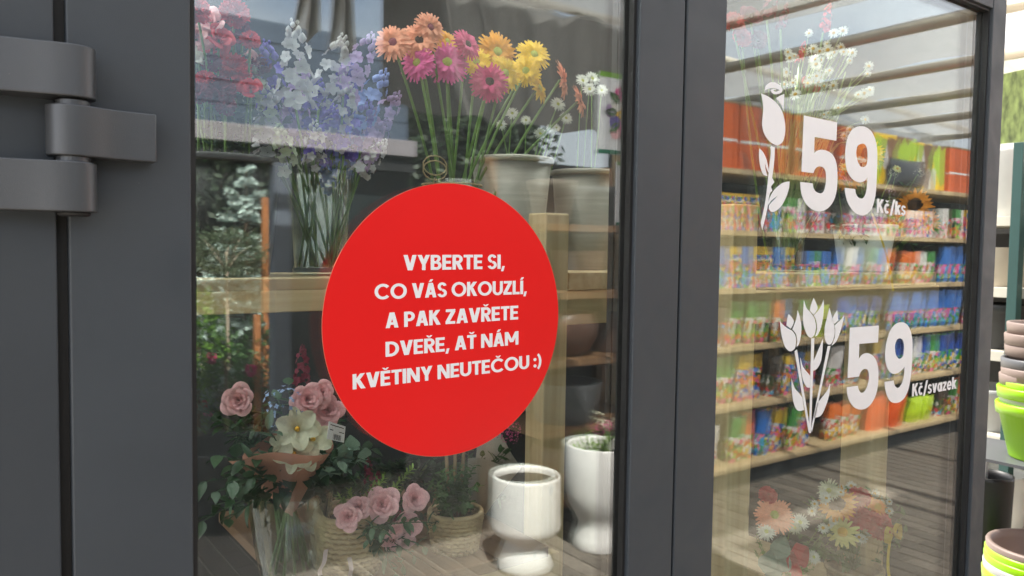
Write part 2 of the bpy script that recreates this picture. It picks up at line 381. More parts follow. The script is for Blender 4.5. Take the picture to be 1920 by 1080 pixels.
door('glass_door', 'anthracite framed glass door carrying the white 59 price lettering', 1.0885, 2.339, 1.196, 2.264)

# hinge
hg = T('door_hinge', 'graphite painted surface hinge screwed across the gap left of the red sticker', 'hinge', (0.112, 0.0, 1.53))
upp = spline([(-.09, -.026, 1), (-.02, -.027), (.03, -.030), (.068, -.036), (.095, -.0425), (.113, -.044), (.126, -.040), (.133, -.030), (.1345, -.018), (.130, -.006), (.122, -.0008, 1), (-.09, -.0008, 1)], n=4)
midp = spline([(.0865, -.018), (.088, -.030), (.096, -.040), (.110, -.0435), (.128, -.040), (.147, -.033), (.168, -.0295), (.194, -.0285, 1), (.194, -.0008, 1), (.100, -.0008, 1), (.091, -.005)], n=4)
P('upper_knuckle', MB().prism(upp, 1.6515, 1.706), hingem, hg, world=True, bev=0.0014, smooth=2)
P('leaf_plate', MB().prism(midp, 1.590, 1.6435), hingem, hg, world=True, bev=0.0014, smooth=2)
P('lower_knuckle', MB().prism(upp, 1.531, 1.584), hingem, hg, world=True, bev=0.0014, smooth=2)
P('pin', MB().lathe([(0, 1.5265), (.013, 1.5265), (.016, 1.528), (.016, 1.5312), (.0138, 1.5318), (.0138, 1.60), (.0138, 1.66), (0, 1.66)], 24, (.112, -.022, 0)), rubber, hg, world=True, smooth=True)
for z in (1.5845, 1.6438):
    P('washer', MB().lathe([(0, z), (.0165, z), (.0165, z+.0052), (0, z+.0052)], 28, (.112, -.0225, 0)), hingem, hg, world=True)

# ================================================================== lettering
def bar(x0, y0, x1, y1): return [(x0, y0), (x1, y0), (x1, y1), (x0, y1)]
def dg(x0, y0, x1, y1, wh): return [(x0-wh/2, y0), (x0+wh/2, y0), (x1+wh/2, y1), (x1-wh/2, y1)]
def arc(cx, cy, rx, ry, a0, a1, wd, n=18):
    o = [(cx+rx*math.cos(rad(a0+(a1-a0)*i/n)), cy+ry*math.sin(rad(a0+(a1-a0)*i/n))) for i in range(n+1)]
    i_ = [(cx+(rx-wd)*math.cos(rad(a0+(a1-a0)*i/n)), cy+(ry-wd*.9)*math.sin(rad(a0+(a1-a0)*i/n))) for i in range(n+1)]
    return o + i_[::-1]
W_ = 0.212; H_ = 0.182
def caron(x, y=1.06): return [dg(x, y, x-.13, y+.15, .13), dg(x, y, x+.13, y+.15, .13)]
def acute(x, y=1.07): return [dg(x-.05, y, x+.07, y+.17, .17)]
def gE(): return [bar(0, 0, W_, 1), bar(W_, 0, .56, H_), bar(W_, .41, .52, .41+H_), bar(W_, 1-H_, .56, 1)]
def gR(): return [bar(0, 0, W_, 1), bar(W_, 1-H_, .34, 1), bar(W_, .40, .34, .40+H_), arc(.34, .70, .30, .30, -90, 90, .2), dg(.54, 0, .34, .42, .25)]
def gA(): return [dg(.125, 0, .36, 1, .23), dg(.635, 0, .40, 1, .23), bar(.22, .20, .54, .20+.16)]
def gT(): return [bar(.20, 0, .20+W_, 1-H_), bar(0, 1-H_, .605, 1)]
def gI(): return [bar(0, 0, W_, 1)]
GL = {'V': (.77, [dg(.37, 0, .125, 1, .24), dg(.40, 0, .645, 1, .24)]), 'Y': (.74, [dg(.37, .40, .125, 1, .24), dg(.37, .40, .615, 1, .24), bar(.27, 0, .475, .44)]),
 'B': (.66, [bar(0, 0, W_, 1), bar(W_, 1-H_, .35, 1), bar(W_, .42, .36, .42+.17), bar(W_, 0, .37, H_), arc(.35, .75, .25, .25, -90, 90, .185), arc(.37, .29, .285, .29, -90, 90, .2)]),
 'E': (.58, gE()), 'R': (.66, gR()), 'T': (.605, gT()), 'I': (W_, gI()), 'L': (.52, [bar(0, 0, W_, 1), bar(W_, 0, .52, H_)]),
 'S': (.62, [arc(.31, .725, .29, .29, 15, 262, .19), arc(.31, .275, .31, .29, -165, 88, .19)]),
 'C': (.90, [arc(.5, .5, .5, .515, 42, 318, .205, 30)]), 'O': (1.0, [arc(.5, .5, .5, .515, 0, 360, .205, 40)]),
 'U': (.74, [bar(0, .34, W_, 1), bar(.53, .34, .735, 1), arc(.3675, .355, .3675, .37, 180, 360, .205)]),
 'Z': (.63, [bar(0, 0, .61, H_), bar(.02, 1-H_, .61, 1), dg(.135, H_, .475, 1-H_, .27)]),
 'A': (.76, gA()), 'P': (.64, [bar(0, 0, W_, 1), bar(W_, 1-H_, .32, 1), bar(W_, .36, .32, .36+H_), arc(.32, .68, .31, .32, -90, 90, .2)]),
 'D': (.78, [bar(0, 0, W_, 1), bar(W_, 0, .3, H_), bar(W_, 1-H_, .3, 1), arc(.3, .5, .475, .5, -90, 90, .205, 24)]),
 'N': (.77, [bar(0, 0, W_, 1), bar(.565, 0, .77, 1), dg(.645, 0, .125, 1, .24)]),
 'M': (.96, [bar(0, 0, W_, 1), bar(.755, 0, .96, 1), dg(.48, .22, .12, 1, .23), dg(.48, .22, .84, 1, .23)]),
 'K': (.70, [bar(0, 0, W_, 1), dg(.20, .50, .55, 1, .26), dg(.58, 0, .30, .56, .26)]),
 ',': (.25, [dg(.06, -.17, .15, .19, .16)]), ':': (.24, [arc(.11, .13, .11, .12, 0, 360, .108), arc(.11, .62, .11, .12, 0, 360, .108)]),
 ')': (.33, [arc(-.25, .45, .55, .78, -52, 52, .17)]), ' ': (.22, []),
 '/': (.5, [dg(.10, -.12, .42, 1.1, .2)]),
 'k': (.60, [bar(0, 0, .22, 1), dg(.20, .36, .46, .74, .26), dg(.50, 0, .27, .42, .26)]), 'v': (.62, [dg(.30, 0, .115, .74, .22), dg(.32, 0, .505, .74, .22)]),
 's': (.50, [arc(.25, .53, .24, .215, 15, 262, .165), arc(.25, .205, .25, .215, -165, 88, .165)]), 'z': (.50, [bar(0, 0, .48, .16), bar(.01, .58, .48, .74), dg(.115, .16, .37, .58, .22)]),
 'a': (.64, [arc(.28, .37, .28, .38, 0, 360, .2), bar(.42, 0, .63, .74)]), 'e': (.62, [arc(.31, .37, .31, .385, 5, 325, .19), bar(.15, .30, .60, .45)]),
 'c': (.56, [arc(.30, .37, .30, .385, 45, 315, .2)])}
GL['Á'] = (.76, gA()+acute(.38)); GL['Í'] = (W_, gI()+acute(.12)); GL['Ř'] = (.66, gR()+caron(.31)); GL['Ě'] = (.58, gE()+caron(.29))
GL['Ť'] = (.605, gT()+caron(.30)); GL['Č'] = (.90, GL['C'][1]+caron(.5)); GL['č'] = (.56, GL['c'][1]+caron(.28, .82))
def text_mb(s, p0, p1, H, y, gap=.07, lean=0.0):       # p0, p1 = (x, z) baseline ends in the glass plane
    adv = sum(GL[c][0]+gap for c in s)-gap
    dx, dz = p1[0]-p0[0], p1[1]-p0[1]; Lw = math.hypot(dx, dz); ux = (dx/Lw, dz/Lw); uz = (-ux[1], ux[0]); k = Lw/adv
    mb = MB(); cx = 0.0; n = 0
    for ch in s:
        for pl in GL[ch][1]:
            pts = [(p0[0]+ux[0]*(cx+a+lean*b_)*k+uz[0]*b_*H, p0[1]+ux[1]*(cx+a+lean*b_)*k+uz[1]*b_*H) for a, b_ in pl]
            ar = sum(pts[i][0]*pts[(i+1) % len(pts)][1]-pts[(i+1) % len(pts)][0]*pts[i][1] for i in range(len(pts)))
            if ar < 0: pts = pts[::-1]
            mb.flat([pts], y-.00035-(n % 5)*.00002, y); n += 1
        cx += GL[ch][0]+gap
    return mb
YS = GY-.0012
def gp(px, py, Y=None):
    p = at(px, py, GY if Y is None else Y); return (p.x, p.z)
kS = (0.9917+GY)/0.9917
scx, scz, srad = 0.60647*0.9917*kS, 1.5-0.10945*0.9917*kS, 0.2*kS
stk = T('round_sticker', 'large round red sticker with white Czech lettering on the glass door', 'sticker', (scx, GY, scz))
P('disc', MB().flat([[(scx+srad*math.cos(2*math.pi*i/128), scz+srad*math.sin(2*math.pi*i/128)) for i in range(128)]], YS, GY-.0002), redv, stk, world=True)
P('film_edge', MB().flat([[(scx+(srad+.0005)*math.cos(2*math.pi*i/128), scz+(srad+.0005)*math.sin(2*math.pi*i/128)) for i in range(128)], [(scx+(srad+.0001)*math.cos(-2*math.pi*i/128), scz+(srad+.0001)*math.sin(-2*math.pi*i/128)) for i in range(128)]], YS+.0003, GY-.0002), M('film_edge', (.70, .22, .14), .4), stk, world=True)
def z1(x, y): return gp(640+x/3.8575, 460+y/3.8575, YS)
LINES = [('VYBERTE SI,', (449, 181.5), (1183, 169), (485, 70), (485, 181)), ('CO VÁS OKOUZLÍ,', (240, 392), (1342, 351.5), (640, 272), (640, 378)),
         ('A PAK ZAVŘETE', (319, 600), (1280, 535), (720, 467), (720, 574)), ('DVEŘE, AŤ NÁM', (320, 807), (1280, 717), (750, 665), (750, 768)),
         ('KVĚTINY NEUTEČOU :)', (82, 1043), (1449, 879), (780, 858), (780, 960))]
for s, a, b_, t0, t1 in LINES:
    A, B, q0, q1 = z1(*a), z1(*b_), z1(*t0), z1(*t1)
    P('text_line', text_mb(s, A, B, math.hypot(q0[0]-q1[0], q0[1]-q1[1]), YS, .05), white, stk, world=True)

def zz2(p): return (*gp(1400+p[0]/3.6, 140+p[1]/3.6, YD), *p[2:])
def zz3(p): return (*gp(1440+p[0]/3.7237, 540+p[1]/3.7237, YD), *p[2:])
YD = GY-.0006
def decal(name, loops, f, parent):
    mb = MB()
    lp = [spline([f(p) for p in l], n=6) for l in loops]
    fix = []
    for i, l in enumerate(lp):
        ar = sum(l[k][0]*l[(k+1) % len(l)][1]-l[(k+1) % len(l)][0]*l[k][1] for k in range(len(l)))
        fix.append(l[::-1] if (ar < 0) == (i == 0) else l)
    mb.flat(fix, YD, GY-.0001); return P(name, mb, white, parent, world=True)
pr1 = T('price_decal', 'white vinyl price lettering 59 Kč/ks with a single rose', 'decal', Vector((1.66, GY, 1.62)))
decal('digit', [[(387,275,1),(611,322,1),(606,446,1),(459,420,1),(455,535,1),(480,512),(515,507),(555,520),(590,555),(608,610),(613,680),(610,760),(596,830),(565,885),(525,915),(485,921),(440,908),(400,870),(375,820),(365,770),(363,724,1),(447,734,1),(450,760),(463,785),(485,798),(503,800),(520,788),(532,750),(537,710),(535,665),(525,635),(508,622),(490,619),(470,628),(458,645),(452,664,1),(371,655,1)]], zz2, pr1)
decal('digit', [[(662,763,1),(733,772,1),(737,800),(750,825),(770,835),(790,830),(805,800),(813,755),(817,690,1),(805,708),(790,720),(765,726),(735,718),(705,695),(682,655),(670,605),(667,560),(668,505),(678,440),(700,390),(730,358),(765,348),(800,352),(835,375),(860,415),(877,475),(882,550),(880,650),(876,740),(868,820),(850,890),(825,930),(795,948),(765,947),(730,930),(700,895),(678,850),(666,800)],
       [(780,466),(800,472),(813,500),(817,545),(815,590),(805,615),(783,624),(765,615),(748,580),(740,540),(742,505),(752,478)]], zz2, pr1)
for nm, l in (('rose_bud', [(98,127,1),(150,150),(205,195),(240,250),(258,320),(260,390),(245,450),(215,475),(185,470),(150,445),(120,400),(106,345),(108,290),(113,230),(108,180)]),
              ('rose_petal', [(254,130,1),(250,245,1),(232,200),(198,158,1),(225,142)]),
              ('rose_curl', [(122,107,1),(128,80),(150,57),(180,50),(212,62),(235,85),(243,100,1),(236,119),(214,130),(190,131),(170,121),(163,103,1),(180,96,1),(206,99,1),(180,105,1),(195,115),(226,105,1),(200,94),(165,91),(140,97)]),
              ('rose_stem', [(158,492,1),(170,480,1),(178,488,1),(190,490,1),(188,560),(180,640),(172,695,1),(187,725,1),(163,757,1),(174,783,1),(155,810),(140,900),(125,970),(106,1050,1),(96,1000,1),(110,940),(126,860),(138,770),(148,680),(157,590),(163,540),(163,503)]),
              ('rose_leaf', [(87,497,1),(112,525),(133,570),(146,625),(150,662,1),(138,640),(122,592,1),(128,640),(140,684,1),(115,675),(98,640),(88,590),(84,540)]),
              ('rose_leaf', [(290,720,1),(285,770),(265,830),(235,885),(200,918),(170,926),(152,908),(153,880,1),(180,850),(214,815,1),(170,846),(147,880,1),(150,850),(175,795),(205,760),(245,730)])):
    decal(nm, [l], zz2, pr1)
A, B = zz2((877, 930)), zz2((1071, 951)); q0, q1 = zz2((890, 838)), zz2((890, 931))
P('unit_text', text_mb('Kč/ks', A, B, q0[1]-q1[1], YD, .05, .0), white, pr1, world=True)
pr2 = T('price_decal', 'white vinyl price lettering 59 Kč/svazek with three tulips', 'decal', Vector((1.78, GY, 1.05)))
decal('digit', [[(573,277,1),(774,262,1),(768,380,1),(638,390,1),(634,497,1),(655,468),(680,456),(705,457),(735,475),(757,510),(769,560),(771,620),(766,690),(750,755),(720,810),(685,840),(645,849),(605,835),(575,800),(557,755),(550,693,1),(628,682,1),(632,705),(643,725),(658,731),(675,722),(692,690),(703,650),(706,610),(700,580),(690,568),(672,566),(655,577),(643,595),(635,618,1),(557,628,1)]], zz3, pr2)
decal('digit', [[(814,655,1),(878,646,1),(882,670),(890,688),(905,697),(922,688),(940,655),(950,610),(955,548,1),(935,572),(910,592),(880,600),(855,590),(832,555),(820,505),(819,455),(825,395),(840,335),(862,285),(895,250),(930,239),(965,250),(992,290),(1006,350),(1009,430),(1005,530),(997,620),(982,700),(960,755),(930,790),(895,803),(860,795),(835,760),(820,710)],
       [(922,352),(940,362),(950,395),(950,435),(943,475),(925,493),(908,490),(893,465),(887,430),(888,395),(898,365),(910,354)]], zz3, pr2)
for nm, l in (('tulip_petal', [(84,229,1),(100,252),(135,280),(170,300),(192,335),(195,380),(188,420),(165,440),(145,438),(120,410),(100,350),(90,290)]),
              ('tulip_petal', [(207,156,1),(222,200),(233,270),(230,330),(218,385),(201,412,1),(205,370),(195,320),(171,289,1),(185,255),(200,210)]),
              ('tulip_petal', [(145,181,1),(170,210),(181,235),(170,265),(160,284,1),(130,262,1),(135,220)]),
              ('tulip_petal', [(252,87,1),(270,140),(300,175),(325,215),(335,270),(325,325),(303,346),(280,335),(260,295),(247,240),(246,170)]),
              ('tulip_petal', [(388,80,1),(390,140),(382,220),(365,290),(345,330),(330,338,1),(343,290),(338,230),(321,190,1),(350,160),(375,120)]),
              ('tulip_petal', [(320,70,1),(340,115),(346,145),(330,173),(318,186,1),(292,158,1),(302,115)]),
              ('tulip_petal', [(430,140,1),(445,195),(462,260),(465,320),(450,375),(432,395),(410,385),(396,340),(397,280),(410,220)]),
              ('tulip_petal', [(531,193,1),(520,250),(500,320),(475,375),(445,402,1),(466,350),(470,290),(465,264,1),(490,240),(515,215)]),
              ('tulip_petal', [(484,155,1),(491,225,1),(465,250,1),(448,225,1),(462,190)]),
              ('tulip_stem', [(186,442,1),(203,430,1),(290,960,1),(285,1008,1)]), ('tulip_stem', [(303,352,1),(324,350,1),(300,1011,1),(288,1013,1)]), ('tulip_stem', [(418,405,1),(437,403,1),(307,1005,1),(302,985,1)]),
              ('tulip_leaf', [(226,485,1),(245,550),(280,595),(295,613,1),(293,695,1),(270,690),(245,640),(232,570)]),
              ('tulip_leaf', [(384,357,1),(380,440),(370,510),(345,560),(316,578,1),(319,510,1),(345,450)]),
              ('tulip_leaf', [(164,630,1),(185,695),(225,745),(240,765,1),(252,852,1),(215,858),(190,830),(172,760)]),
              ('tulip_leaf', [(434,668,1),(428,740),(405,820),(370,890),(320,907,1),(345,805,1),(385,755),(415,715)])):
    decal(nm, [l], zz3, pr2)
A, B = zz3((1005, 758)), zz3((1313, 702)); q0, q1 = zz3((1015, 668)), zz3((1015, 756))
P('unit_text', text_mb('Kč/svazek', A, B, q0[1]-q1[1], YD, .05, .0), white, pr2, world=True)

# ================================================================== flower library (unit-size meshes facing +Z, shared by copies)
def petal(mb, ang, L, Wd, z0=0.0, lift=0.15, droop=0.2, r0=0.12, tip=0.5, ns=4, twist=0.0, cup=0.12):
    ca, sa = math.cos(ang), math.sin(ang)
    def fn(u, v):
        x = r0 + (L-r0)*u; sh = (math.sin(math.pi*min(1, u*0.86+0.10))**0.6) if tip < 0.75 else math.sin(math.pi*(u*0.92+0.08))
        if u > 0.999: sh = 0.62*(1-tip)+0.02
        y = (v-0.5)*Wd*max(sh, 0.05); z = z0 + lift*u - droop*u*u + cup*Wd*((v-0.5)*2)**2*0.6 + twist*y
        return (x*ca-y*sa, x*sa+y*ca, z)
    mb.grid(fn, ns, 2)
def mesh_daisy(n1, L1, W1, rows, lift=.12, droop=.22, tip=.5, seed=0):
    rr = random.Random(seed); mb = MB()
    for k in range(rows):
        n = int(n1*(1-.12*k)); L = L1*(1-.2*k)
        for i in range(n):
            petal(mb, 2*math.pi*(i+rr.uniform(-.25, .25)+.5*k)/n, L*rr.uniform(.9, 1.05), W1*rr.uniform(.85, 1.1), .03*k+rr.uniform(-.015, .015), lift+.09*k+rr.uniform(-.06, .06), droop+rr.uniform(-.08, .08), .12, tip, 4, rr.uniform(-.3, .3))
    return mb
def mesh_disc(r, h, n=60, seed=0):
    mb = MB().lathe([(0, h), (r*.5, h*.9), (r*.85, h*.5), (r, 0), (r*.9, -.05)], 16)
    rr = random.Random(seed)
    for i in range(n):
        q = math.sqrt((i+.5)/n)*r*.96; a = i*2.39996; z = h*(1-(q/r)**2)*.9+.01; s = r*.085
        c = Vector((q*math.cos(a), q*math.sin(a), z))
        mb.add([c+Vector((s, 0, 0)), c+Vector((-s*.5, s*.87, 0)), c+Vector((-s*.5, -s*.87, 0)), c+Vector((0, 0, s*1.9))], [(0, 1, 3), (1, 2, 3), (2, 0, 3)])
    return mb
def mesh_rose(n=24, seed=0, ruffle=.03):
    rr = random.Random(seed); mb = MB()
    for i in range(n):
        t = i/(n-1); a0 = i*2.4; lean = rad(4+60*t**1.3); H = .80+.18*t; rb = .05+.30*t; hw = 1.15-.45*t; ph = rr.uniform(0, 6); z0 = -.42+.10*(1-t)
        def fn(u, v):
            e = abs(u-.5)*2; a = a0+(u-.5)*2*hw; hv = H*v*(1-.28*e**3)
            bl = math.sin(min(1, v*1.25)*math.pi/2)
            r_ = rb*(.35+.65*bl)+math.sin(lean)*hv*.75 + (.20*t+.03)*max(0, v-.72)/.28*(1-.4*e) + ruffle*math.sin(a*5+ph)*v*t
            z = z0+math.cos(lean*.8)*hv - (.20*t)*(max(0, v-.75)/.25)**2
            return (r_*math.cos(a), r_*math.sin(a), z)
        mb.grid(fn, 7, 7)
    return mb
def mesh_carnation(seed=0, n=46):
    rr = random.Random(seed); mb = MB()
    for i in range(n):
        a = i*2.4; el = rr.uniform(.12, 1.45); L = rr.uniform(.82, 1.05); ph = rr.uniform(0, 6)
        def fn(u, v):
            w_ = (u-.5)*.95*v; zig = .07*(1 if int(round(u*8)) % 2 else -1)*(v > .95)
            rr_ = L*v*(1+zig); e = el+.10*math.sin(u*14+ph)*v - .25*v*v
            x = rr_*math.cos(e); z = rr_*math.sin(e)*.85-.15
            return (x*math.cos(a+w_/max(.35, math.cos(e))*.9), x*math.sin(a+w_/max(.35, math.cos(e))*.9), z)
        mb.grid(fn, 8, 3)
    return mb
def mesh_lily(seed=0):
    mb = MB(); rr = random.Random(seed)
    for i in range(6): petal(mb, i*math.pi/3+rr.uniform(-.1, .1), 1.0, .80 if i % 2 else .60, .02*(i % 2), .85, .55, .05, .6, 6, 0, .3)
    return mb
def floret(mb, c, n, s, rr, np_=5, open_=.35):
    q = quatZ(n)
    t = MB()
    for i in range(np_): petal(t, 2*math.pi*i/np_+rr.uniform(-.2, .2), 1.0, .85, 0, open_+rr.uniform(-.1, .2), .25, .06, .45, 3, 0, .25)
    t.tf(Matrix.Translation(c) @ q.to_matrix().to_4x4() @ Matrix.Scale(s, 4)); mb.add(t.v, t.f)
def mesh_spike(seed=0, n=16, buds=10):       # a flower spike, 1 high along +Z from origin
    rr = random.Random(seed); mb = MB()
    for i in range(n):
        t = i/n*.78; a = i*2.4+rr.uniform(-.4, .4); r = .10+.06*(1-t); s = (.120-.05*t)*rr.uniform(.65, 1.15)
        d = Vector((math.cos(a), math.sin(a), .35)); floret(mb, Vector((math.cos(a)*r, math.sin(a)*r, t)), d, s, rr)
    for i in range(buds):
        t = .78+.22*i/buds; a = i*2.4; s = .035*(1.15-i/buds)+.010; c = Vector((math.cos(a)*s*1.6, math.sin(a)*s*1.6, t))
        b = MB().lathe([(0, -1.3), (.7, -.6), (.9, 0), (.55, .8), (0, 1.4)], 7).tf(Matrix.Translation(c) @ Matrix.Scale(s, 4)); mb.add(b.v, b.f)
    return mb
def mesh_cluster(seed=0, n=40, s=.09, petals=4):  # loose dome of tiny florets
    rr = random.Random(seed); mb = MB()
    for i in range(n):
        z = rr.uniform(-.1, 1); a = i*2.4; r = math.sqrt(max(0, 1-z*z))*rr.uniform(.7, 1.05); d = Vector((r*math.cos(a), r*math.sin(a), z*.7+.2))
        floret(mb, d, d, s*rr.uniform(.8, 1.3), rr, petals)
    return mb
def leafpoly(mb, base, d, nrm, L, Wd, bend=.2, rnd=.5):
    d = Vector(d).normalized(); s = d.cross(Vector(nrm)); s = s.normalized() if s.length > 1e-5 else d.orthogonal().normalized(); n = s.cross(d)
    def fn(u, v):
        wv = math.sin(math.pi*(u**rnd if u > 0 else 0))*.5*Wd+.001
        return Vector(base)+d*(L*u)+s*((v-.5)*2*wv)+n*(-bend*L*u*u+.15*Wd*((v-.5)*2)**2)
    mb.grid(fn, 5, 2)
def spray(mb, base, tip, n, L, Wd, rr, bend=.2, rnd=.7, sag=.1, r=.0018, spread=.9):
    base, tip = Vector(base), Vector(tip); ax = tip-base; pth = []
    for i in range(7):
        t = i/6; pth.append(base+ax*t+Vector((0, 0, -sag*ax.length*t*t)))
    mb.tube(pth, [r*(1-.6*i/6) for i in range(7)], 5)
    for i in range(n):
        t = .12+.88*(i+.5)/n; k = min(5, int(t*6)); p = pth[k].lerp(pth[k+1], t*6-k); a = i*2.4+rr.uniform(-.4, .4)
        o = ax.orthogonal().normalized(); o.rotate(Quaternion(ax.normalized(), a)); d = ax.normalized()*(1-spread*.5)+o*spread
        leafpoly(mb, p, d, Vector((0, 0, 1))+o*.2, L*rr.uniform(.7, 1.15)*(1-.35*t), Wd*rr.uniform(.8, 1.15)*(1-.3*t), bend*rr.uniform(.3, 1.6), rnd)

def petalmat(name, c, t=.18, var=.14): return M(name, c, .6, 0, var, 5, rnd=.10, trans=t)
PM = {'peach': petalmat('petal_peach', (.86, .36, .22)), 'pink': petalmat('petal_pink', (.80, .13, .38)), 'magenta': petalmat('petal_magenta', (.62, .055, .19)), 'yellow': petalmat('petal_yellow', (.86, .55, .02)),
      'gold': petalmat('petal_gold', (.80, .36, .02)), 'white': petalmat('petal_white', (.80, .80, .74)), 'cream': petalmat('petal_cream', (.76, .76, .58)), 'red': petalmat('petal_red', (.62, .03, .05)),
      'burgundy': petalmat('petal_burgundy', (.20, .012, .045)), 'lilac': petalmat('petal_lilac', (.50, .36, .62)), 'violet': petalmat('petal_violet', (.17, .12, .50)), 'blue': petalmat('petal_blue', (.28, .36, .72)),
      'rosepink': petalmat('petal_rose', (.88, .50, .53), .08), 'palegreen': petalmat('petal_green_white', (.50, .56, .42)), 'stock': petalmat('petal_stock', (.58, .57, .60)), 'orange': petalmat('petal_orange', (.86, .30, .02)), 'paleyellow': petalmat('petal_lemon', (.82, .76, .28)), 'skyblue': petalmat('petal_skyblue', (.34, .46, .74))}
DM = {'dark': M('disc_dark', (.05, .022, .014), .8, 0, .3, 20), 'green': M('disc_green', (.48, .50, .10), .8, 0, .3, 20), 'yellow': M('disc_yellow', (.72, .42, .03), .8, 0, .25, 20), 'plum': M('disc_plum', (.24, .05, .08), .8, 0, .3, 20)}
stemm = M('stem_green', (.14, .24, .06), .5, 0, .2, 20, rnd=.2, trans=.1); leafm = M('leaf_green', (.06, .15, .035), .45, 0, .3, 16, rnd=.25, trans=.2)
leafd = M('leaf_dark', (.025, .075, .028), .4, 0, .3, 16, rnd=.2, trans=.12); leafg = M('leaf_eucalyptus', (.19, .28, .22), .55, 0, .2, 14, rnd=.2, trans=.15); leafy = M('leaf_lime', (.20, .33, .05), .5, 0, .3, 16, rnd=.2, trans=.25)
_cache = {}
def fmesh(kind, mname):
    key = (kind, mname)
    if key in _cache: return _cache[key]
    v = int(kind[-1]) if kind[-1].isdigit() else 0; k = kind.rstrip('0123456789'); m = PM[mname]
    if k == 'gerbera': mb = mesh_daisy(34, 1.0, .175, 3, .10, .20, .35, v)
    elif k == 'daisy': mb = mesh_daisy(15, 1.0, .27, 1, .05, .15, .35, v)
    elif k == 'mum': mb = mesh_daisy(22, 1.0, .16, 3, .30, .25, .6, v)
    elif k == 'sun': mb = mesh_daisy(22, 1.0, .26, 2, .12, .12, .9, v)
    elif k == 'rose': mb = mesh_rose(20, v)
    elif k == 'liz': mb = mesh_rose(11, v, .07)
    elif k == 'carn': mb = mesh_carnation(v)
    elif k == 'lily': mb = mesh_lily(v)
    elif k == 'spike': mb = mesh_spike(v)
    elif k == 'cluster': mb = mesh_cluster(v)
    _cache[key] = mb.mesh(k+'_petals', m, True); return _cache[key]
def dmesh(r, h, dm):
    key = (r, h, dm)
    if key not in _cache: _cache[key] = mesh_disc(r, h, 70).mesh('disc', DM[dm], True)
    return _cache[key]
DISC = {'gerbera': (.26, .10), 'daisy': (.30, .16), 'mum': (.30, .12), 'sun': (.46, .10)}
VIEW = Vector((-.45, -1, .25)).normalized()
def head(parent, kind, col, loc, n, s, disc=None, spin=None, name='flower_head'):
    q = quatZ(n) @ Quaternion((0, 0, 1), R(0, 6.28) if spin is None else spin)
    h = put(name, fmesh(kind, col), parent, loc, q, s)
    k = kind.rstrip('0123456789')
    if k in DISC:
        put('disc', dmesh(*DISC[k], disc or 'green'), h, (0, 0, .06))
    return h
def face(p, nx=0.0, upz=.3):
    d = (CAM-p).normalized(); return d + rt*(nx*.6) + Vector((0, 0, upz+.05))
def curve(a, b_, bow, n=7):
    a, b_ = Vector(a), Vector(b_); return [a.lerp(b_, i/(n-1))+Vector(bow)*math.sin(math.pi*i/(n-1)) for i in range(n)]
def bloom(name, label, group, kind, col, loc, base, n, s, disc=None, sr=.0028, bow=None, cat='flower'):   # one cut flower: stem and head
    base = Vector(base); loc = Vector(loc)
    t = T(name, label, cat, base, 0, group)
    hb = loc-Vector(n).normalized()*s*.12 - base
    P('stem', MB().tube(curve((0, 0, 0), hb, bow or (R(-.01, .01), R(-.01, .01), .0)), sr, 6), stemm, t, True)
    head(t, kind, col, loc-base, n, s, disc)
    return t

# ================================================================== inside the kiosk: pine rack
SH1, SH0 = 1.441, 0.915                     # tops of the upper and lower shelf
rack = T('pine_rack', 'raw pine flower rack with shelves and posts inside the kiosk', 'rack', (1.2, 0.5, 0.05))
def post(name, cx, y0, wd, z1, z0=0.05, m=pine):
    return P(name, MB().box(cx-wd/2, cx+wd/2, y0, y0+wd, z0, z1), m, rack, world=True, bev=.004)
post('post', 1.028, 0.285, .062, 1.572)
post('post', 1.405, 0.105, .082, 1.600)
post('post', 2.055, 0.150, .088, 1.410)
post('post', 0.28, 0.76, .05, 1.417); post('post', 1.405, 0.76, .05, 1.412); post('post', 2.2, 0.76, .05, 1.412)
for i in range(2): P('plank', MB().box(0.16, 0.99, 0.35+i*.135, 0.35+i*.135+.131, SH1-.021, SH1), pineX, rack, world=True, bev=.002)
P('apron', MB().box(0.16, 2.3, 0.811, 0.835, SH1-.10, SH1-.024), pineX, rack, world=True, bev=.002)
xs = 1.065; k = 0
while xs < 2.2:
    wd = [.118, .124, .112, .121][k % 4]; dz = (k % 2)*.0012; y0 = .29 if xs < 1.36 else .115
    P('plank', MB().box(xs, xs+wd-.003, (.19 if xs+wd > 1.36 and xs < 1.45 else y0)+(k % 3)*.003, 0.335 if xs > 1.36 else .46, SH1-.028-dz, SH1-dz+.008), pineY, rack, world=True, bev=.002); xs += wd; k += 1
P('apron', MB().box(1.45, 2.30, 0.128, 0.148, SH1-.105, SH1-.031), pineX, rack, world=True, bev=.002)
P('apron', MB().box(1.062, 1.36, 0.3055, 0.327, SH1-.105, SH1-.031), pineX, rack, world=True, bev=.002)
xs = 0.47; k = 0; SHR = 0.50
while xs < 2.28:
    zz = SH0 if xs < .95 else SHR
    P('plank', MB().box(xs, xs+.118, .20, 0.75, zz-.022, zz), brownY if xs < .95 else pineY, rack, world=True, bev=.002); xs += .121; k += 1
P('apron', MB().box(0.47, 0.99, 0.215, 0.237, SH0-.10, SH0-.024), pineX, rack, world=True, bev=.002)
P('apron', MB().box(1.01, 2.3, 0.205, 0.227, SHR-.10, SHR-.024), pineX, rack, world=True, bev=.002)

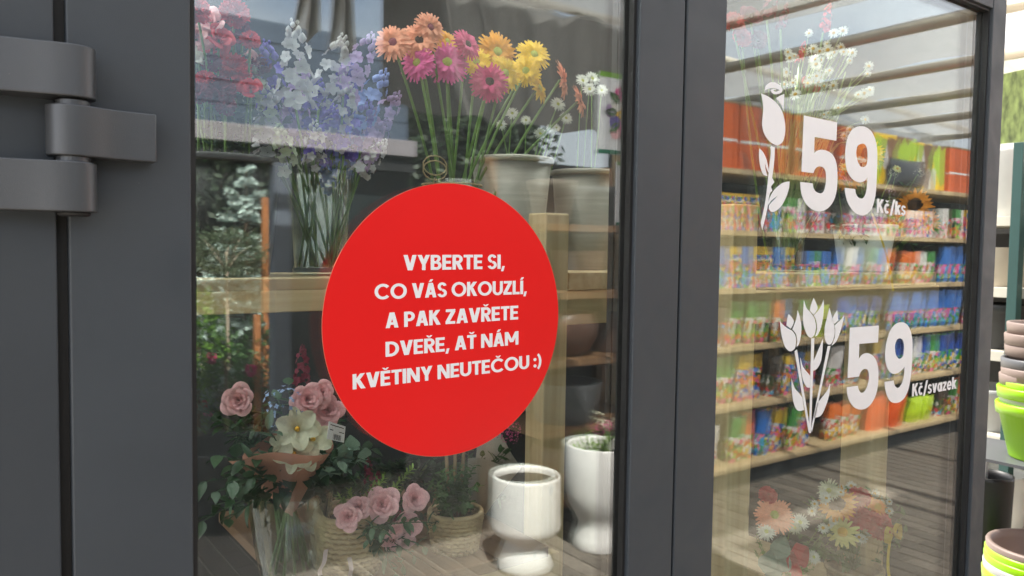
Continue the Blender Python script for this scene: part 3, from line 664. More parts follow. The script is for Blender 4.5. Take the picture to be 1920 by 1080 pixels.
# ------------------------------------------------------------------ buckets and vases on the upper shelf
def bucket(name, label, cat, loc, r0_, r1_, h, mat, group=None, rim=.004, handle=False):
    b = T(name, label, cat, loc, 0, group)
    P('body', MB().lathe([(0, 0), (r0_*.96, 0), (r0_, .004), (r1_, h), (r1_-.004, h), (r0_-.005, .008), (0, .008)], 40), mat, b, True)
    P('rim', MB().lathe([(r1_-.005, h-.012), (r1_+rim, h-.011), (r1_+rim*1.3, h-.004), (r1_+rim, h+.001), (r1_-.004, h+.001)], 40), mat, b, True)
    if handle: P('handle', MB().tube([(math.cos(a)*(r1_+.006), math.sin(a)*.05-.01, h-.02-math.sin(a)*.02) for a in [math.pi*i/12 for i in range(13)]], .002, 6), steel, b, True)
    return b
zinc = M('brushed_zinc', (.40, .36, .31), .45, .25, .14, 8, 0, None, (1, 1, 22))
blackp = M('black_plastic', (.014, .015, .016), .45, 0, .2, 20); whitep = M('white_plastic', (.74, .75, .72), .4, 0, .05, 8)
clear = glass('clear_vase_glass', .05, (.93, .97, .95), 0)
b1 = at(950, 420, .56); bucket('tall_bucket', 'tall beige zinc bucket on the shelf beside the gerberas', 'bucket', (b1.x-.03, .50, SH1), .068, .092, .262, zinc)
b2 = at(1092, 420, .56); bucket('tall_bucket', 'tall beige zinc bucket behind the pine post top', 'bucket', (b2.x-.045, .50, SH1), .062, .082, .248, zinc)
bkA = Vector((at(420, 400, .49).x-.01, .475, SH1)); bucket('flower_bucket', 'black plastic bucket under the red carnations', 'bucket', bkA, .085, .105, .21, blackp)
def vase(label, loc, r0_, r1_, h):
    v = T('glass_vase', label, 'vase', loc)
    P('body', MB().lathe([(0, 0), (r0_, 0), (r0_*1.05, .01), (r1_, h), (r1_-.003, h), (r0_*.95, .014), (0, .014)], 32), clear, v, True); return v
vG = Vector((at(845, 400, .47).x, .465, SH1)); vase('clear glass vase holding the gerberas on the pine shelf', vG, .045, .060, .20)
vD = Vector((at(600, 400, .48).x, .48, SH1)); vase('clear glass vase holding the delphiniums on the pine shelf', vD, .050, .068, .20)
tw = MB()
for s_ in (-1, 1):
    tw.tube([vG+Vector((-.062+.005*math.cos(a)*0, -.03, .205))+Vector((s_*.028*math.sin(a), -.004, .020*(1-math.cos(a))-.01*(s_ > 0))) for a in [2*math.pi*i/14 for i in range(15)]], .0016, 5)
tw.tube([vG+Vector((-.06, -.03, .20)), vG+Vector((-.075, -.04, .16)), vG+Vector((-.07, -.042, .11))], .0016, 5)
tw.tube([vG+Vector((.064*math.cos(a), .064*math.sin(a), .19)) for a in [2*math.pi*i/24 for i in range(25)]], .0018, 5)
ONE('twine_bow', tw, M('jute_twine', (.42, .31, .18), .9, 0, .2, 90), 'jute twine bow tied round the gerbera vase', 'bow', vG+Vector((-.062, -.03, .19)))

# ------------------------------------------------------------------ gerberas
GER = [('peach', 737, 80, .034, 'plum', -.5), ('peach', 786, 76, .036, 'dark', -.2), ('peach', 806, 52, .031, 'plum', .6), ('pink', 838, 118, .041, 'green', -.1), ('pink', 783, 118, .034, 'green', -1.4), ('magenta', 876, 84, .032, 'dark', .9), ('magenta', 917, 154, .039, 'dark', 0),
       ('yellow', 893, 117, .030, 'green', -.3), ('gold', 932, 98, .043, 'green', .2), ('gold', 838, 78, .026, 'green', .7), ('yellow', 946, 138, .037, 'green', .6), ('yellow', 1001, 103, .036, 'green', .1), ('yellow', 986, 133, .032, 'green', -.5), ('yellow', 1010, 166, .034, 'green', 1.5), ('peach', 1054, 150, .040, 'plum', 2.0), ('peach', 1086, 190, .034, 'plum', 2.1)]
LB = {'peach': 'peach gerbera', 'pink': 'bright pink gerbera', 'magenta': 'dark pink gerbera with dark eye', 'yellow': 'yellow gerbera', 'gold': 'golden orange gerbera'}
for i, (c_, px, py, s, d, tilt) in enumerate(GER):
    Yh = .46+(.05 if c_ in ('gold',) else 0)+R(-.015, .02) - (.03 if (px, py) == (917, 154) else 0)
    p = at(px, py, Yh); n = Vector((-.35+tilt*.55, -1+abs(tilt)*.18, .25+.1*math.sin(i*3)))
    base = vG+Vector((R(-.035, .035), R(-.03, .03), .016))
    bloom('gerbera', LB[c_]+' on a long stem in the glass vase', c_+' gerberas in the vase', f'gerbera{i%3}', c_, p, base, n, s*1.18, d, .0030, ((p.x-base.x)*-.10, 0, 0))
# white santini sprays in the zinc bucket
for i, (px, py, s) in enumerate([(960, 213, .017), (986, 226, .014), (1013, 251, .017), (1032, 243, .014), (1046, 196, .020), (1061, 222, .018), (1043, 240, .012), (1110, 148, .022), (1092, 152, .020), (1105, 168, .019), (1128, 170, .018), (940, 235, .014)]):
    p = at(px, py, .50+R(-.02, .02)); base = Vector((b1.x-.03+R(-.03, .03), .50+R(-.03, .03), SH1+.012)) if px < 1075 else Vector((b2.x-.045+R(-.03, .03), .50+R(-.03, .03), SH1+.012))
    bloom('chrysanthemum', 'small white spray chrysanthemum in the '+('zinc bucket beside the gerberas' if px < 1075 else 'zinc bucket behind the pine post'), 'white chrysanthemums in '+('the bucket beside the gerberas' if px < 1075 else 'the bucket behind the post'), f'mum{i%3}', 'white', p, base, (-.4+R(-.3, .3), -1, .4), s, 'green', .0016)
# carnations and lisianthus, upper left
CAR = [('red', 'liz', 405, 86, .028), ('red', 'carn', 436, 130, .030), ('red', 'liz', 412, 68, .022), ('burgundy', 'carn', 411, 170, .026), ('burgundy', 'carn', 397, 118, .017), ('burgundy', 'carn', 486, 122, .020), ('burgundy', 'carn', 424, 198, .018), ('rosepink', 'liz', 368, 66, .024), ('rosepink', 'liz', 467, 112, .018), ('red', 'carn', 370, 20, .022), ('red', 'carn', 470, 75, .017),
       ('white', 'liz', 360, 105, .022), ('red', 'carn', 440, 25, .026), ('burgundy', 'carn', 372, 175, .020), ('rosepink', 'liz', 395, 40, .022), ('red', 'liz', 470, 165, .018), ('burgundy', 'liz', 455, 60, .02), ('red', 'carn', 385, 150, .017)]
CN = {'red': 'red', 'burgundy': 'dark burgundy', 'rosepink': 'pale pink', 'white': 'white'}
for i, (c_, k, px, py, s) in enumerate(CAR):
    p = at(px, py, .44+R(-.03, .03)); base = bkA+Vector((R(-.05, .05), R(-.05, .05), .012)); nm = 'carnation' if k == 'carn' else 'lisianthus'
    bloom(nm, f'{CN[c_]} {nm} in the black bucket at the hinge side', f'{CN[c_]} {nm} blooms in the black bucket', f'{k}{i%3}', c_, p, base, (-.3+R(-.5, .5), -1, .5+R(-.3, .3)), s*1.1, None, .0022)
lf = MB(); rr = random.Random(3)
for i in range(20):
    spray(lf, bkA+Vector((rr.uniform(-.05, .05), rr.uniform(-.05, .0), .16)), at(rr.uniform(355, 500), rr.uniform(10, 215), .47), 13, .032, .016, rr, .2, .8)
foli = T('foliage_sprig', 'leafy green filler sprigs among the red carnations', 'foliage', bkA+Vector((0, 0, .012)))
P('leaves', lf, leafg, foli, True, world=True)
# delphiniums and stocks
DEL = [('palegreen', 478, 150, .15, -.3), ('stock', 505, 200, .14, .3), ('stock', 552, 90, .15, -.1), ('lilac', 560, 150, .13, .1), ('stock', 622, 110, .15, .2), ('lilac', 672, 95, .13, .5), ('stock', 640, 190, .13, .3), ('violet', 590, 185, .14, 0), ('violet', 508, 120, .14, -.2), ('blue', 690, 165, .15, .6), ('lilac', 715, 195, .13, .7), ('violet', 612, 225, .12, .1), ('stock', 590, 245, .10, -.1), ('lilac', 700, 240, .12, .6), ('palegreen', 530, 250, .10, -.3), ('blue', 655, 250, .11, .3), ('stock', 700, 270, .09, .5), ('blue', 620, 290, .10, .1), ('violet', 640, 150, .14, .2), ('lilac', 545, 210, .12, -.1), ('violet', 670, 215, .12, .4)]
DN = {'stock': 'white', 'palegreen': 'greenish white', 'violet': 'deep violet', 'blue': 'pale blue', 'lilac': 'lilac'}
for i, (c_, px, py, L, ln) in enumerate(DEL):
    p = at(px, py+25, .43+R(-.05, .06)); base = vD+Vector((R(-.035, .035), R(-.035, .035), .016))
    d = (p-base).normalized()*.7+Vector((ln*.5, -.35, .25)); d.normalize()
    t = T('delphinium', f'{DN[c_]} delphinium spike in the clear vase', 'flower', base, 0, f'{DN[c_]} delphiniums in the clear vase')
    a = p-d*L*.5-base
    P('stem', MB().tube(curve((0, 0, 0), a, (0, -.01, 0)), .0024, 6), stemm, t, True)
    put('flower_spike', fmesh(f'spike{i%4}', c_), t, a, quatZ(d), (L*1.12, L*1.12, L))

# ------------------------------------------------------------------ lower shelf: rose bouquet, baskets
papm = M('salmon_wrapping_paper', (.62, .30, .22), .7, 0, .08, 10, trans=.25); kraft = M('kraft_paper', (.52, .40, .27), .8, 0, .12, 14, trans=.15); greyp = M('grey_tissue', (.55, .50, .44), .7, 0, .08, 10, trans=.25)
def cone(mb, tip, axis, r, h, a0, a1, rr, wob=.12):
    ax = Vector(axis).normalized(); e1 = ax.orthogonal().normalized(); e2 = ax.cross(e1)
    def fn(u, v):
        a = a0+(a1-a0)*u; q = (.10+.90*v)*r*(1+wob*math.sin(a*3+1)*v); hh = h*v*(1+wob*math.sin(a*2.3)*v)
        return Vector(tip)+ax*hh+e1*math.cos(a)*q+e2*math.sin(a)*q
    mb.grid(fn, 22, 5)
bq = at(545, 1000, .42)
vB = Vector((at(545, 1000, .33).x, .33, SH0)); vase('tall clear glass vase under the wrapped pink rose bouquet', vB, .050, .075, .16)
rb = T('rose_bouquet', 'wrapped bouquet of pale pink roses and cream alstroemeria in a vase', 'bouquet', vB+Vector((0, 0, .015)))
nk = vB+Vector((.0, 0, .15))
cn = MB(); cone(cn, nk+Vector((0, 0, -.03)), Vector((-.10, -.10, .6)), .085, .14, 2.4, 5.6, random.Random(1), .10); cone(cn, nk+Vector((.004, -.004, -.035)), Vector((.06, -.12, .6)), .09, .12, .6, 3.4, random.Random(2), .14); P('wrapping_paper', cn, papm, rb, True, world=True)
st = MB()
for i in range(12): a = i*.52; st.tube([vB+Vector((.035*math.cos(a+2.5), .035*math.sin(a+2.5), .02)), nk, nk+Vector((.03*math.cos(a), .03*math.sin(a), .10))], .0028, 6)
P('stem', st, stemm, rb, True, world=True)
for i, (px, py, s) in enumerate([(577, 748, .031), (615, 768, .032), (604, 735, .024), (598, 750, .02)]):
    head(rb, f'rose{i%3}', 'rosepink', at(px, py, .27)-rb.location, (-.4+R(-.2, .2), -1, .35), s*.82, name='rose')
for i, (px, py, s) in enumerate([(557, 805, .036), (585, 825, .032), (550, 850, .034), (575, 855, .028), (535, 830, .024)]):
    h = head(rb, f'lily{i%3}', 'cream', at(px, py, .255)-rb.location, (-.35+R(-.3, .3), -1, .35), s, name='alstroemeria')
    put('throat', dmesh(.13, .5, 'yellow'), h, (0, 0, .05))
head(rb, 'rose1', 'rosepink', at(447, 750, .33)-rb.location, (-.5, -1, .3), .026, name='rose')
head(rb, 'cluster1', 'skyblue', at(535, 765, .29)-rb.location, (-.3, -1, .4), .040, name='forget_me_not')
head(rb, 'spike2', 'burgundy', at(565, 720, .31)-rb.location, (0, -.1, 1), .07, name='celosia')
lf = MB(); rr = random.Random(8)
for tx, ty in [(395, 900), (420, 960), (375, 880), (430, 880), (480, 840), (400, 830), (640, 850), (660, 870), (500, 780), (520, 720), (610, 850), (370, 960), (450, 900), (640, 760), (540, 690)]: spray(lf, nk+Vector((0, -.03, .04)), at(tx, ty, .23+rr.uniform(-.02, .07)), 9, .044, .021, rr, .25, .8, .12)
P('leaves', lf, leafd, rb, True, world=True)
lf = MB()
for tx, ty in [(650, 845), (665, 830), (640, 870), (690, 850), (620, 880)]: spray(lf, nk+Vector((.03, -.03, .04)), at(tx, ty, .23), 8, .036, .034, rr, .1, .6, .1)
P('eucalyptus_leaves', lf, leafg, rb, True, world=True)
lf = MB(); rr = random.Random(17)
for i in range(46):
    tx, ty = (rr.uniform(362, 640), rr.uniform(700, 950)) if i % 3 else (rr.uniform(600, 720), rr.uniform(820, 930)); spray(lf, nk+Vector((rr.uniform(-.05, .08), rr.uniform(.0, .10), rr.uniform(-.02, .06))), at(tx, ty, .34+rr.uniform(0, .12)), 11, .040, .022, rr, .25, .75, .1)
fo = T('ivy_bunch', 'dense dark ivy and leather leaf bunch behind the wrapped rose bouquet', 'foliage', vB+Vector((.02, .09, 0))); P('leaves', lf, leafd, fo, True, world=True)
sm_ = MB()
for i in range(9): sm_.tube([vB+Vector((.02+.012*math.cos(i), .09+.012*math.sin(i), 0)), nk+Vector((.012*math.cos(i*2), .06+.012*math.sin(i*2), .0))], .003, 5)
P('stem', sm_, stemm, fo, True, world=True)
lf = MB()
for i in range(22): spray(lf, vB+Vector((rr.uniform(.14, .36), .16, .10)), at(rr.uniform(640, 960), rr.uniform(850, 960), .46+rr.uniform(0, .08)), 14, .034, .014, rr, .25, .8, .1)
fo = T('fern_bunch', 'dark green fern bunch standing behind the wicker baskets', 'foliage', vB+Vector((.25, .16, 0))); P('leaves', lf, leafd, fo, True, world=True)
sm_ = MB()
for i in range(12): sm_.tube([vB+Vector((.25+.02*math.cos(i), .16+.02*math.sin(i), 0)), vB+Vector((.14+.02*i, .16, .11))], .003, 5)
P('stem', sm_, stemm, fo, True, world=True)
# price tag
tp = [at(*q, .205) for q in ((617, 790), (648, 800), (645, 830), (613, 823))]
tg = T('price_tag', 'small white barcode price tag on the rose bouquet', 'tag', tp[3])
P('card', MB().add([tp[0], tp[1], tp[2], tp[3]]+[x+Vector((0, .0012, 0)) for x in tp], [(3, 2, 1, 0), (4, 5, 6, 7), (0, 1, 5, 4), (1, 2, 6, 5), (2, 3, 7, 6), (3, 0, 4, 7)]), white, tg, world=True)
ink = M('black_ink', (.02, .02, .02), .6); bc = MB()
def tagpt(u, v): return tp[0].lerp(tp[1], u).lerp(tp[3].lerp(tp[2], u), v)-Vector((0, .0005, 0))
for i in range(11):
    u = .34+i*.042; ww = .012+.018*((i*7) % 3)/2; bc.add([tagpt(u, .95), tagpt(u+ww, .95), tagpt(u+ww, .62), tagpt(u, .62)], [(0, 1, 2, 3)])
for v, u1 in ((.12, .9), (.40, .3), (.42, .95)): bc.add([tagpt(.1 if u1 != .95 else .65, v+.05), tagpt(u1, v+.05), tagpt(u1, v), tagpt(.1 if u1 != .95 else .65, v)], [(0, 1, 2, 3)])
P('print', bc, ink, tg, world=True)
# woven baskets
wick = M('wicker', (.58, .42, .25), .7, 0, .35, 30, 0.2, 200)
def basket(label, loc, r0_, r1_, h, rows=11, n=22):
    b = T('wicker_basket', label, 'basket', loc); wv = MB()
    for j in range(rows):
        z = h*(j+.5)/rows; rr_ = r0_+(r1_-r0_)*z/h
        wv.tube([(math.cos(a)*(rr_+.0030*(1 if (i+j) % 2 else -1)), math.sin(a)*(rr_+.0030*(1 if (i+j) % 2 else -1)), z) for i, a in [(i, 2*math.pi*i/(n*2)) for i in range(n*2+1)]], h/rows*.52, 6, False)
    P('weave', wv, wick, b, True)
    sk = MB()
    for i in range(n): a = 2*math.pi*i/n; sk.tube([(math.cos(a)*r0_, math.sin(a)*r0_, 0), (math.cos(a)*r1_, math.sin(a)*r1_, h)], .0024, 5)
    P('stakes', sk, wick, b, True)
    P('rim', MB().tube([(math.cos(a)*r1_, math.sin(a)*r1_, h+.002+.0015*math.sin(a*30)) for a in [2*math.pi*i/60 for i in range(61)]], .0052, 7, False), wick, b, True)
    P('base', MB().lathe([(0, .002), (r0_, .002), (r0_, .006), (0, .006)], 24), wick, b)
    P('soil', MB().lathe([(0, h*.86), (r1_*.93, h*.84), (r1_*.93, h*.82), (0, h*.82)], 24), M('soil', (.03, .022, .016), .95, 0, .4, 40), b); return b
k1 = Vector((at(655, 1040, .31).x, .31, SH0)); basket('round wicker basket of pink roses on the lower shelf', k1, .046, .058, .105)
rs = T('rose_arrangement', 'pink rose arrangement with rosemary spilling from the wicker basket', 'arrangement', k1+Vector((0, 0, .08)))
for i, (px, py, s, nx) in enumerate([(716, 945, .036, -.2), (777, 935, .030, .5), (767, 985, .029, .5), (652, 968, .028, -.7), (735, 1015, .024, .2), (745, 995, .02, .6), (672, 950, .024, -.4), (760, 1012, .021, .1)]):
    head(rs, f'rose{i%3}', 'rosepink', at(px, py, .24)-rs.location, (-.35+nx*.5, -1, .45 if py < 990 else .0), s*.80, name='rose')
lf = MB(); rr = random.Random(5)
for tx, ty in [(635, 925), (700, 900), (775, 870), (745, 910), (690, 925), (655, 915), (720, 890)]: spray(lf, rs.location+Vector((rr.uniform(-.02, .04), -.01, 0)), at(tx, ty, .26+rr.uniform(-.02, .03)), 46, .017, .0035, rr, .1, .8, .05, .0014, .8)
P('rosemary_leaves', lf, leafy, rs, True, world=True)
lf = MB()
for tx, ty in [(800, 1010), (760, 1050), (780, 1030), (745, 1065), (690, 1000), (810, 960), (720, 985), (770, 965), (700, 975)]: spray(lf, rs.location+Vector((.02, -.03, .0)), at(tx, ty, .20), 9, .030, .013, rr, .3, .8, .15)
P('leaves', lf, leafd, rs, True, world=True)
for i, (px, py) in enumerate([(700, 905), (692, 880), (745, 960)]): head(rs, f'spike{i}', 'burgundy', at(px, py+20, .28)-rs.location, (R(-.2, .2), -.2, 1), .045, name='celosia')
k2 = Vector((at(853, 1060, .29).x, .29, SH0-.03)); k2.z = SH0; basket('wicker pot cover with a leafy green plant on the lower shelf', k2, .040, .050, .072, 9)
gpnt = T('potted_plant', 'bushy green plant with woody stems in the wicker pot cover', 'plant', k2+Vector((0, 0, .062)))
lf = MB(); sm_ = MB()
for i in range(26):
    tx, ty = rr.uniform(795, 900), rr.uniform(860, 990); spray(lf, gpnt.location+Vector((rr.uniform(-.02, .02), rr.uniform(-.02, .02), .03)), at(tx, ty, .26+rr.uniform(-.04, .05)), 16, .022, .009, rr, .2, .8, .1, .0012)
for i in range(3): sm_.tube([gpnt.location+Vector((-.012+.012*i, 0, 0)), gpnt.location+Vector((-.016+.016*i, .004, .07)), gpnt.location+Vector((-.02+.02*i, .004, .13))], .0035, 6)
P('leaves', lf, leafm, gpnt, True, world=True); P('stem', sm_, M('woody_stem', (.30, .20, .11), .8, 0, .2, 40), gpnt, True, world=True)
# ribbons hanging from the basket
rbm = M('pale_pink_ribbon', (.72, .55, .55), .4, 0, .05, 8)
for i, (xa, ya, xb, yb) in enumerate([(612, 1030, 600, 1080), (655, 1045, 660, 1090)]):
    a, b_ = at(xa, ya, .245), at(xb, yb, .235)
    mb = MB().grid(lambda u, v: a.lerp(b_, u)+Vector(((v-.5)*.008+.002*math.sin(u*7), .004*math.sin(u*9)-.02*(i == 0)*0, 0)), 10, 1)
    ONE('ribbon', mb, rbm, 'pale pink ribbon hanging at the rose basket', 'ribbon', (a+b_)/2, 'ribbons on the rose basket')
# paper wrapped bunches behind the sticker
mb = MB(); p0 = at(880, 1000, .50); cone(mb, p0, Vector((-.05, -.15, 1)), .10, .20, 3.2, 6.4, rr); pb = T('wrapped_bunch', 'bunch of pink flowers wrapped in grey tissue behind the red sticker', 'bouquet', p0)
P('wrapping_paper', mb, greyp, pb, True, world=True)
for i, (px, py) in enumerate([(955, 820), (940, 810), (962, 805)]): head(pb, f'cluster{i}', 'pink', at(px, py, .46)-p0, (-.3, -1, .5), .022, name='flower_cluster')
stb = MB(); stb.tube([Vector((p0.x, p0.y, SH0)), p0+Vector((0, 0, .05))], .008, 8); P('stem', stb, stemm, pb, True, world=True)
lf = MB()
for i in range(9): spray(lf, p0+Vector((0, 0, .1)), at(rr.uniform(840, 960), rr.uniform(800, 870), .44), 10, .03, .012, rr)
P('leaves', lf, leafm, pb, True, world=True)

# ------------------------------------------------------------------ right half of the kiosk: sunflower bucket, tall vase, arrangements
ST1 = SH1+.008
sb = Vector((at(1618, 490, .20).x, .20, ST1)); bucket('flower_bucket', 'white plastic bucket of sunflowers on the end-grain pine shelf', 'bucket', sb, .062, .080, .125, whitep)
yrib = M('yellow_ribbon', (.72, .52, .03), .35, 0, .05, 8, trans=.2); rr = random.Random(11)
for i, (px, py, s, nx, d) in enumerate([(1715, 385, .050, .5, 'dark'), (1628, 288, .044, .1, 'dark'), (1590, 335, .04, -.8, 'dark'), (1735, 415, .042, 1.0, 'dark')]):
    p = at(px, py, .15 if px > 1700 else .2); n = face(p, nx*.5)
    bloom('sunflower', 'orange sunflower with dark centre in the white bucket', 'sunflowers in the white bucket', f'sun{i%3}', 'orange', p, sb+Vector((R(-.03, .03), R(-.03, .03), .012)), n, s, d, .0045)
for i in range(24):
    p = at(rr.uniform(1570, 1745), rr.uniform(300, 440), .15+rr.uniform(0, .06))
    k, c_ = [('daisy', 'white'), ('cluster', 'cream'), ('cluster', 'lilac'), ('daisy', 'paleyellow')][i % 4]
    if k == 'daisy': bloom('feverfew', f'tiny {"white" if c_ == "white" else "lemon yellow"} daisy tucked between the sunflowers', f'{c_} daisies between the sunflowers', f'daisy{i%3}', c_, p, sb+Vector((rr.uniform(-.04, .04), rr.uniform(-.04, .04), .012)), (-.5, -1, .6), .013, 'yellow', .0012)
    else: bloom('filler_flower', f'small round {"cream" if c_ == "cream" else "lilac"} filler flower head between the sunflowers', c_+' filler flowers between the sunflowers', f'cluster{i%3}', c_, p, sb+Vector((rr.uniform(-.04, .04), rr.uniform(-.04, .04), .012)), (-.5, -1, .6), .016, None, .0016)
lf = MB()
for i in range(18): spray(lf, sb+Vector((rr.uniform(-.04, .04), rr.uniform(-.04, .04), .1)), at(rr.uniform(1565, 1765), rr.uniform(310, 480), .14+rr.uniform(0, .08)), 8, .045, .018, rr, .25, .8)
fs = T('foliage_sprig', 'dark green leaves around the sunflowers in the white bucket', 'foliage', sb+Vector((0, 0, .012))); P('leaves', lf, leafd, fs, True, world=True)
a, b_ = at(1632, 400, .115), at(1668, 545, .105)
ONE('ribbon', MB().grid(lambda u, v: a.lerp(b_, u)+Vector(((v-.5)*.011+.02*math.sin(u*2.6), -.004, 0)), 12, 1), yrib, 'yellow ribbon hanging from the white sunflower bucket', 'ribbon', (a+b_)/2)
vC = Vector((at(1470, 500, .26).x, .26, ST1)); vase('clear glass vase holding tall chamomile on the end-grain shelf', vC, .042, .055, .17)
ch = T('chamomile_bunch', 'tall airy chamomile bunch with tiny white flowers behind the price 59', 'bouquet', vC+Vector((0, 0, .015)))
sm_ = MB()
for i in range(58):
    px = rr.uniform(1470, 1640); py = rr.uniform(45, 265) if px > 1540 else rr.uniform(60, 180)
    p = at(px, py, .17+rr.uniform(0, .12)); k = vC+Vector((rr.uniform(-.03, .03), rr.uniform(-.03, .03), .18)); mid = k.lerp(p, .6)+Vector((0, 0, .05))
    sm_.tube([vC+Vector((rr.uniform(-.025, .025), rr.uniform(-.025, .025), .016)), k, mid, p], .0011, 4)
    head(ch, f'daisy{i%3}', 'white', p-ch.location, face(p, rr.uniform(-.8, .8), rr.uniform(0, .6)), rr.uniform(.010, .015), 'yellow')
for i in range(40): sm_.tube(curve(vC+Vector((rr.uniform(-.03, .03), rr.uniform(-.03, .03), .016)), at(rr.uniform(1440, 1600), rr.uniform(130, 300), .2+rr.uniform(0, .1)), (rr.uniform(-.02, .02), 0, 0)), .0010, 4)
P('stem', sm_, M('stem_pale', (.30, .38, .14), .5, 0, .2, 20, trans=.2), ch, True, world=True)
for i, (px, py, s, k) in enumerate([(1375, 45, .030, 'carn'), (1408, 30, .026, 'rose'), (1392, 70, .024, 'carn'), (1465, 50, .034, 'spike'), (1500, 115, .03, 'spike'), (1440, 30, .05, 'spike'), (1545, 55, .04, 'spike'), (1420, 75, .026, 'carn'), (1520, 160, .024, 'rose')]):
    p = at(px, py, .24)
    bloom('red_flower', f'{"dark burgundy" if i % 2 else "red"} {dict(carn="ruffled", rose="rose shaped", spike="plume shaped")[k]} flower in the tall chamomile vase', f'{"burgundy" if i % 2 else "red"} {k} flowers in the tall vase', f'{k}{i%3}', 'burgundy' if i % 2 else 'red', p, vC+Vector((R(-.03, .03), R(-.03, .03), .016)), (-.4, -1, .5) if k != 'spike' else (.2, -.1, 1), s if k != 'spike' else s*1.8, None, .003)
# arrangements on the low shelf
jute = M('jute_pot', (.40, .31, .19), .9, 0, .3, 60, .5, 160)
pj = Vector((at(1602, 1060, .17).x, .17, SHR)); bucket('jute_pot', 'round jute covered pot under the sunflower arrangement', 'pot', pj, .060, .072, .150, jute)
sa = T('sunflower_arrangement', 'sunflower, red carnation and chamomile arrangement in the jute pot', 'arrangement', pj+Vector((0, 0, .012)))
for (px, py, k, c_, s, d, nx) in [(1570, 945, 'sun0', 'gold', .050, 'dark', -.3), (1580, 998, 'daisy1', 'paleyellow', .042, 'yellow', -.3), (1610, 932, 'carn0', 'red', .030, None, .2), (1606, 968, 'carn1', 'red', .036, None, 0), (1650, 985, 'carn2', 'red', .038, None, .5), (1633, 975, 'carn0', 'red', .028, None, .2), (1645, 950, 'sun1', 'orange', .026, 'yellow', .8), (1628, 940, 'sun2', 'orange', .022, 'yellow', .6), (1555, 920, 'mum0', 'cream', .030, 'green', -.5)]:
    head(sa, k, c_, at(px, py, .13)-sa.location, face(at(px, py, .13), nx), s, d)
for i in range(30):
    a_ = rr.uniform(0, 6.28); px, py = 1600+80*math.cos(a_)*rr.uniform(.5, 1), 960+55*math.sin(a_)*rr.uniform(.6, 1)
    head(sa, f'daisy{i%3}', 'white', at(px, py, .115+rr.uniform(0, .05))-sa.location, face(at(px, py, .12), rr.uniform(-.5, .5)), rr.uniform(.010, .015), 'yellow', name='chamomile')
lf = MB()
for i in range(26): a_ = rr.uniform(0, 6.28); spray(lf, pj+Vector((0, 0, .14)), at(1600+105*math.cos(a_), 965+70*math.sin(a_), .13+rr.uniform(0, .09)), 9, .034, .014, rr, .2, .8)
P('leaves', lf, leafm, sa, True, world=True)
a, b_ = at(1670, 1000, .09), at(1668, 1085, .09); q = MB().grid(lambda u, v: a.lerp(b_, u)+Vector(((v-.5)*.014+.012*math.sin(u*5), .01*math.sin(u*4), 0)), 12, 1)
for s_ in (-1, 1): q.grid(lambda u, v: at(1675, 1000, .09)+Vector((s_*.030*math.sin(u*math.pi)+s_*.01*u, (v-.5)*.012, .022*math.sin(2*math.pi*u))), 12, 1)
ONE('ribbon', q, yrib, 'yellow ribbon bow on the sunflower arrangement in the jute pot', 'ribbon', a)
pg = Vector((at(1468, 1070, .22).x, .235, SHR)); bucket('jute_pot', 'round jute covered pot under the peach gerbera arrangement', 'pot', pg, .055, .066, .12, jute)
ga = T('gerbera_arrangement', 'peach gerbera arrangement with eucalyptus in the jute pot', 'arrangement', pg+Vector((0, 0, .012)))
for (px, py, k, c_, s, d, nx) in [(1452, 966, 'gerbera0', 'peach', .048, 'green', .2), (1437, 997, 'mum0', 'white', .024, 'green', 0), (1500, 980, 'mum1', 'white', .024, 'green', .4), (1490, 990, 'mum2', 'palegreen', .018, 'green', .3), (1525, 1045, 'mum1', 'white', .020, 'green', .9), (1440, 928, 'carn0', 'red', .022, None, .2)]:
    head(ga, k, c_, at(px, py, .16)-ga.location, face(at(px, py, .16), nx), s, d)
lf = MB()
for (px, py, s) in [(1463, 1020, .060), (1440, 1045, .055), (1452, 1062, .05), (1470, 1045, .05)]:
    c_ = at(px, py, .14); leafpoly(lf, c_+Vector((-.02, 0, -.03)), (.4, -.1, .9), (-.3, -1, .3), s, s*.95, .05, .75)
P('eucalyptus_leaves', lf, leafg, ga, True, world=True)
lf = MB()
for i in range(20): a_ = rr.uniform(0, 6.28); spray(lf, pg+Vector((0, 0, .11)), at(1485+70*math.cos(a_), 1005+60*math.sin(a_), .18+rr.uniform(0, .06)), 22, .010, .006, rr, .2, .8)
P('leaves', lf, leafy, ga, True, world=True)
q = MB(); bc_ = at(1488, 1052, .14)
for s_ in (-1, 1):
    q.grid(lambda u, v: bc_+Vector((s_*.046*math.sin(u*math.pi)*.9, (v-.5)*.03, .026*math.sin(2*math.pi*u)+.012*math.sin(u*math.pi))), 14, 2)
    q.grid(lambda u, v: bc_+Vector((s_*.02*u+(v-.5)*.026, -.01*math.sin(u*3), -.07*u)), 8, 2)
ONE('red_bow', q, M('red_satin', (.58, .015, .03), .3, 0, .06, 6), 'red satin bow on the peach gerbera arrangement', 'bow', bc_, smooth=True)

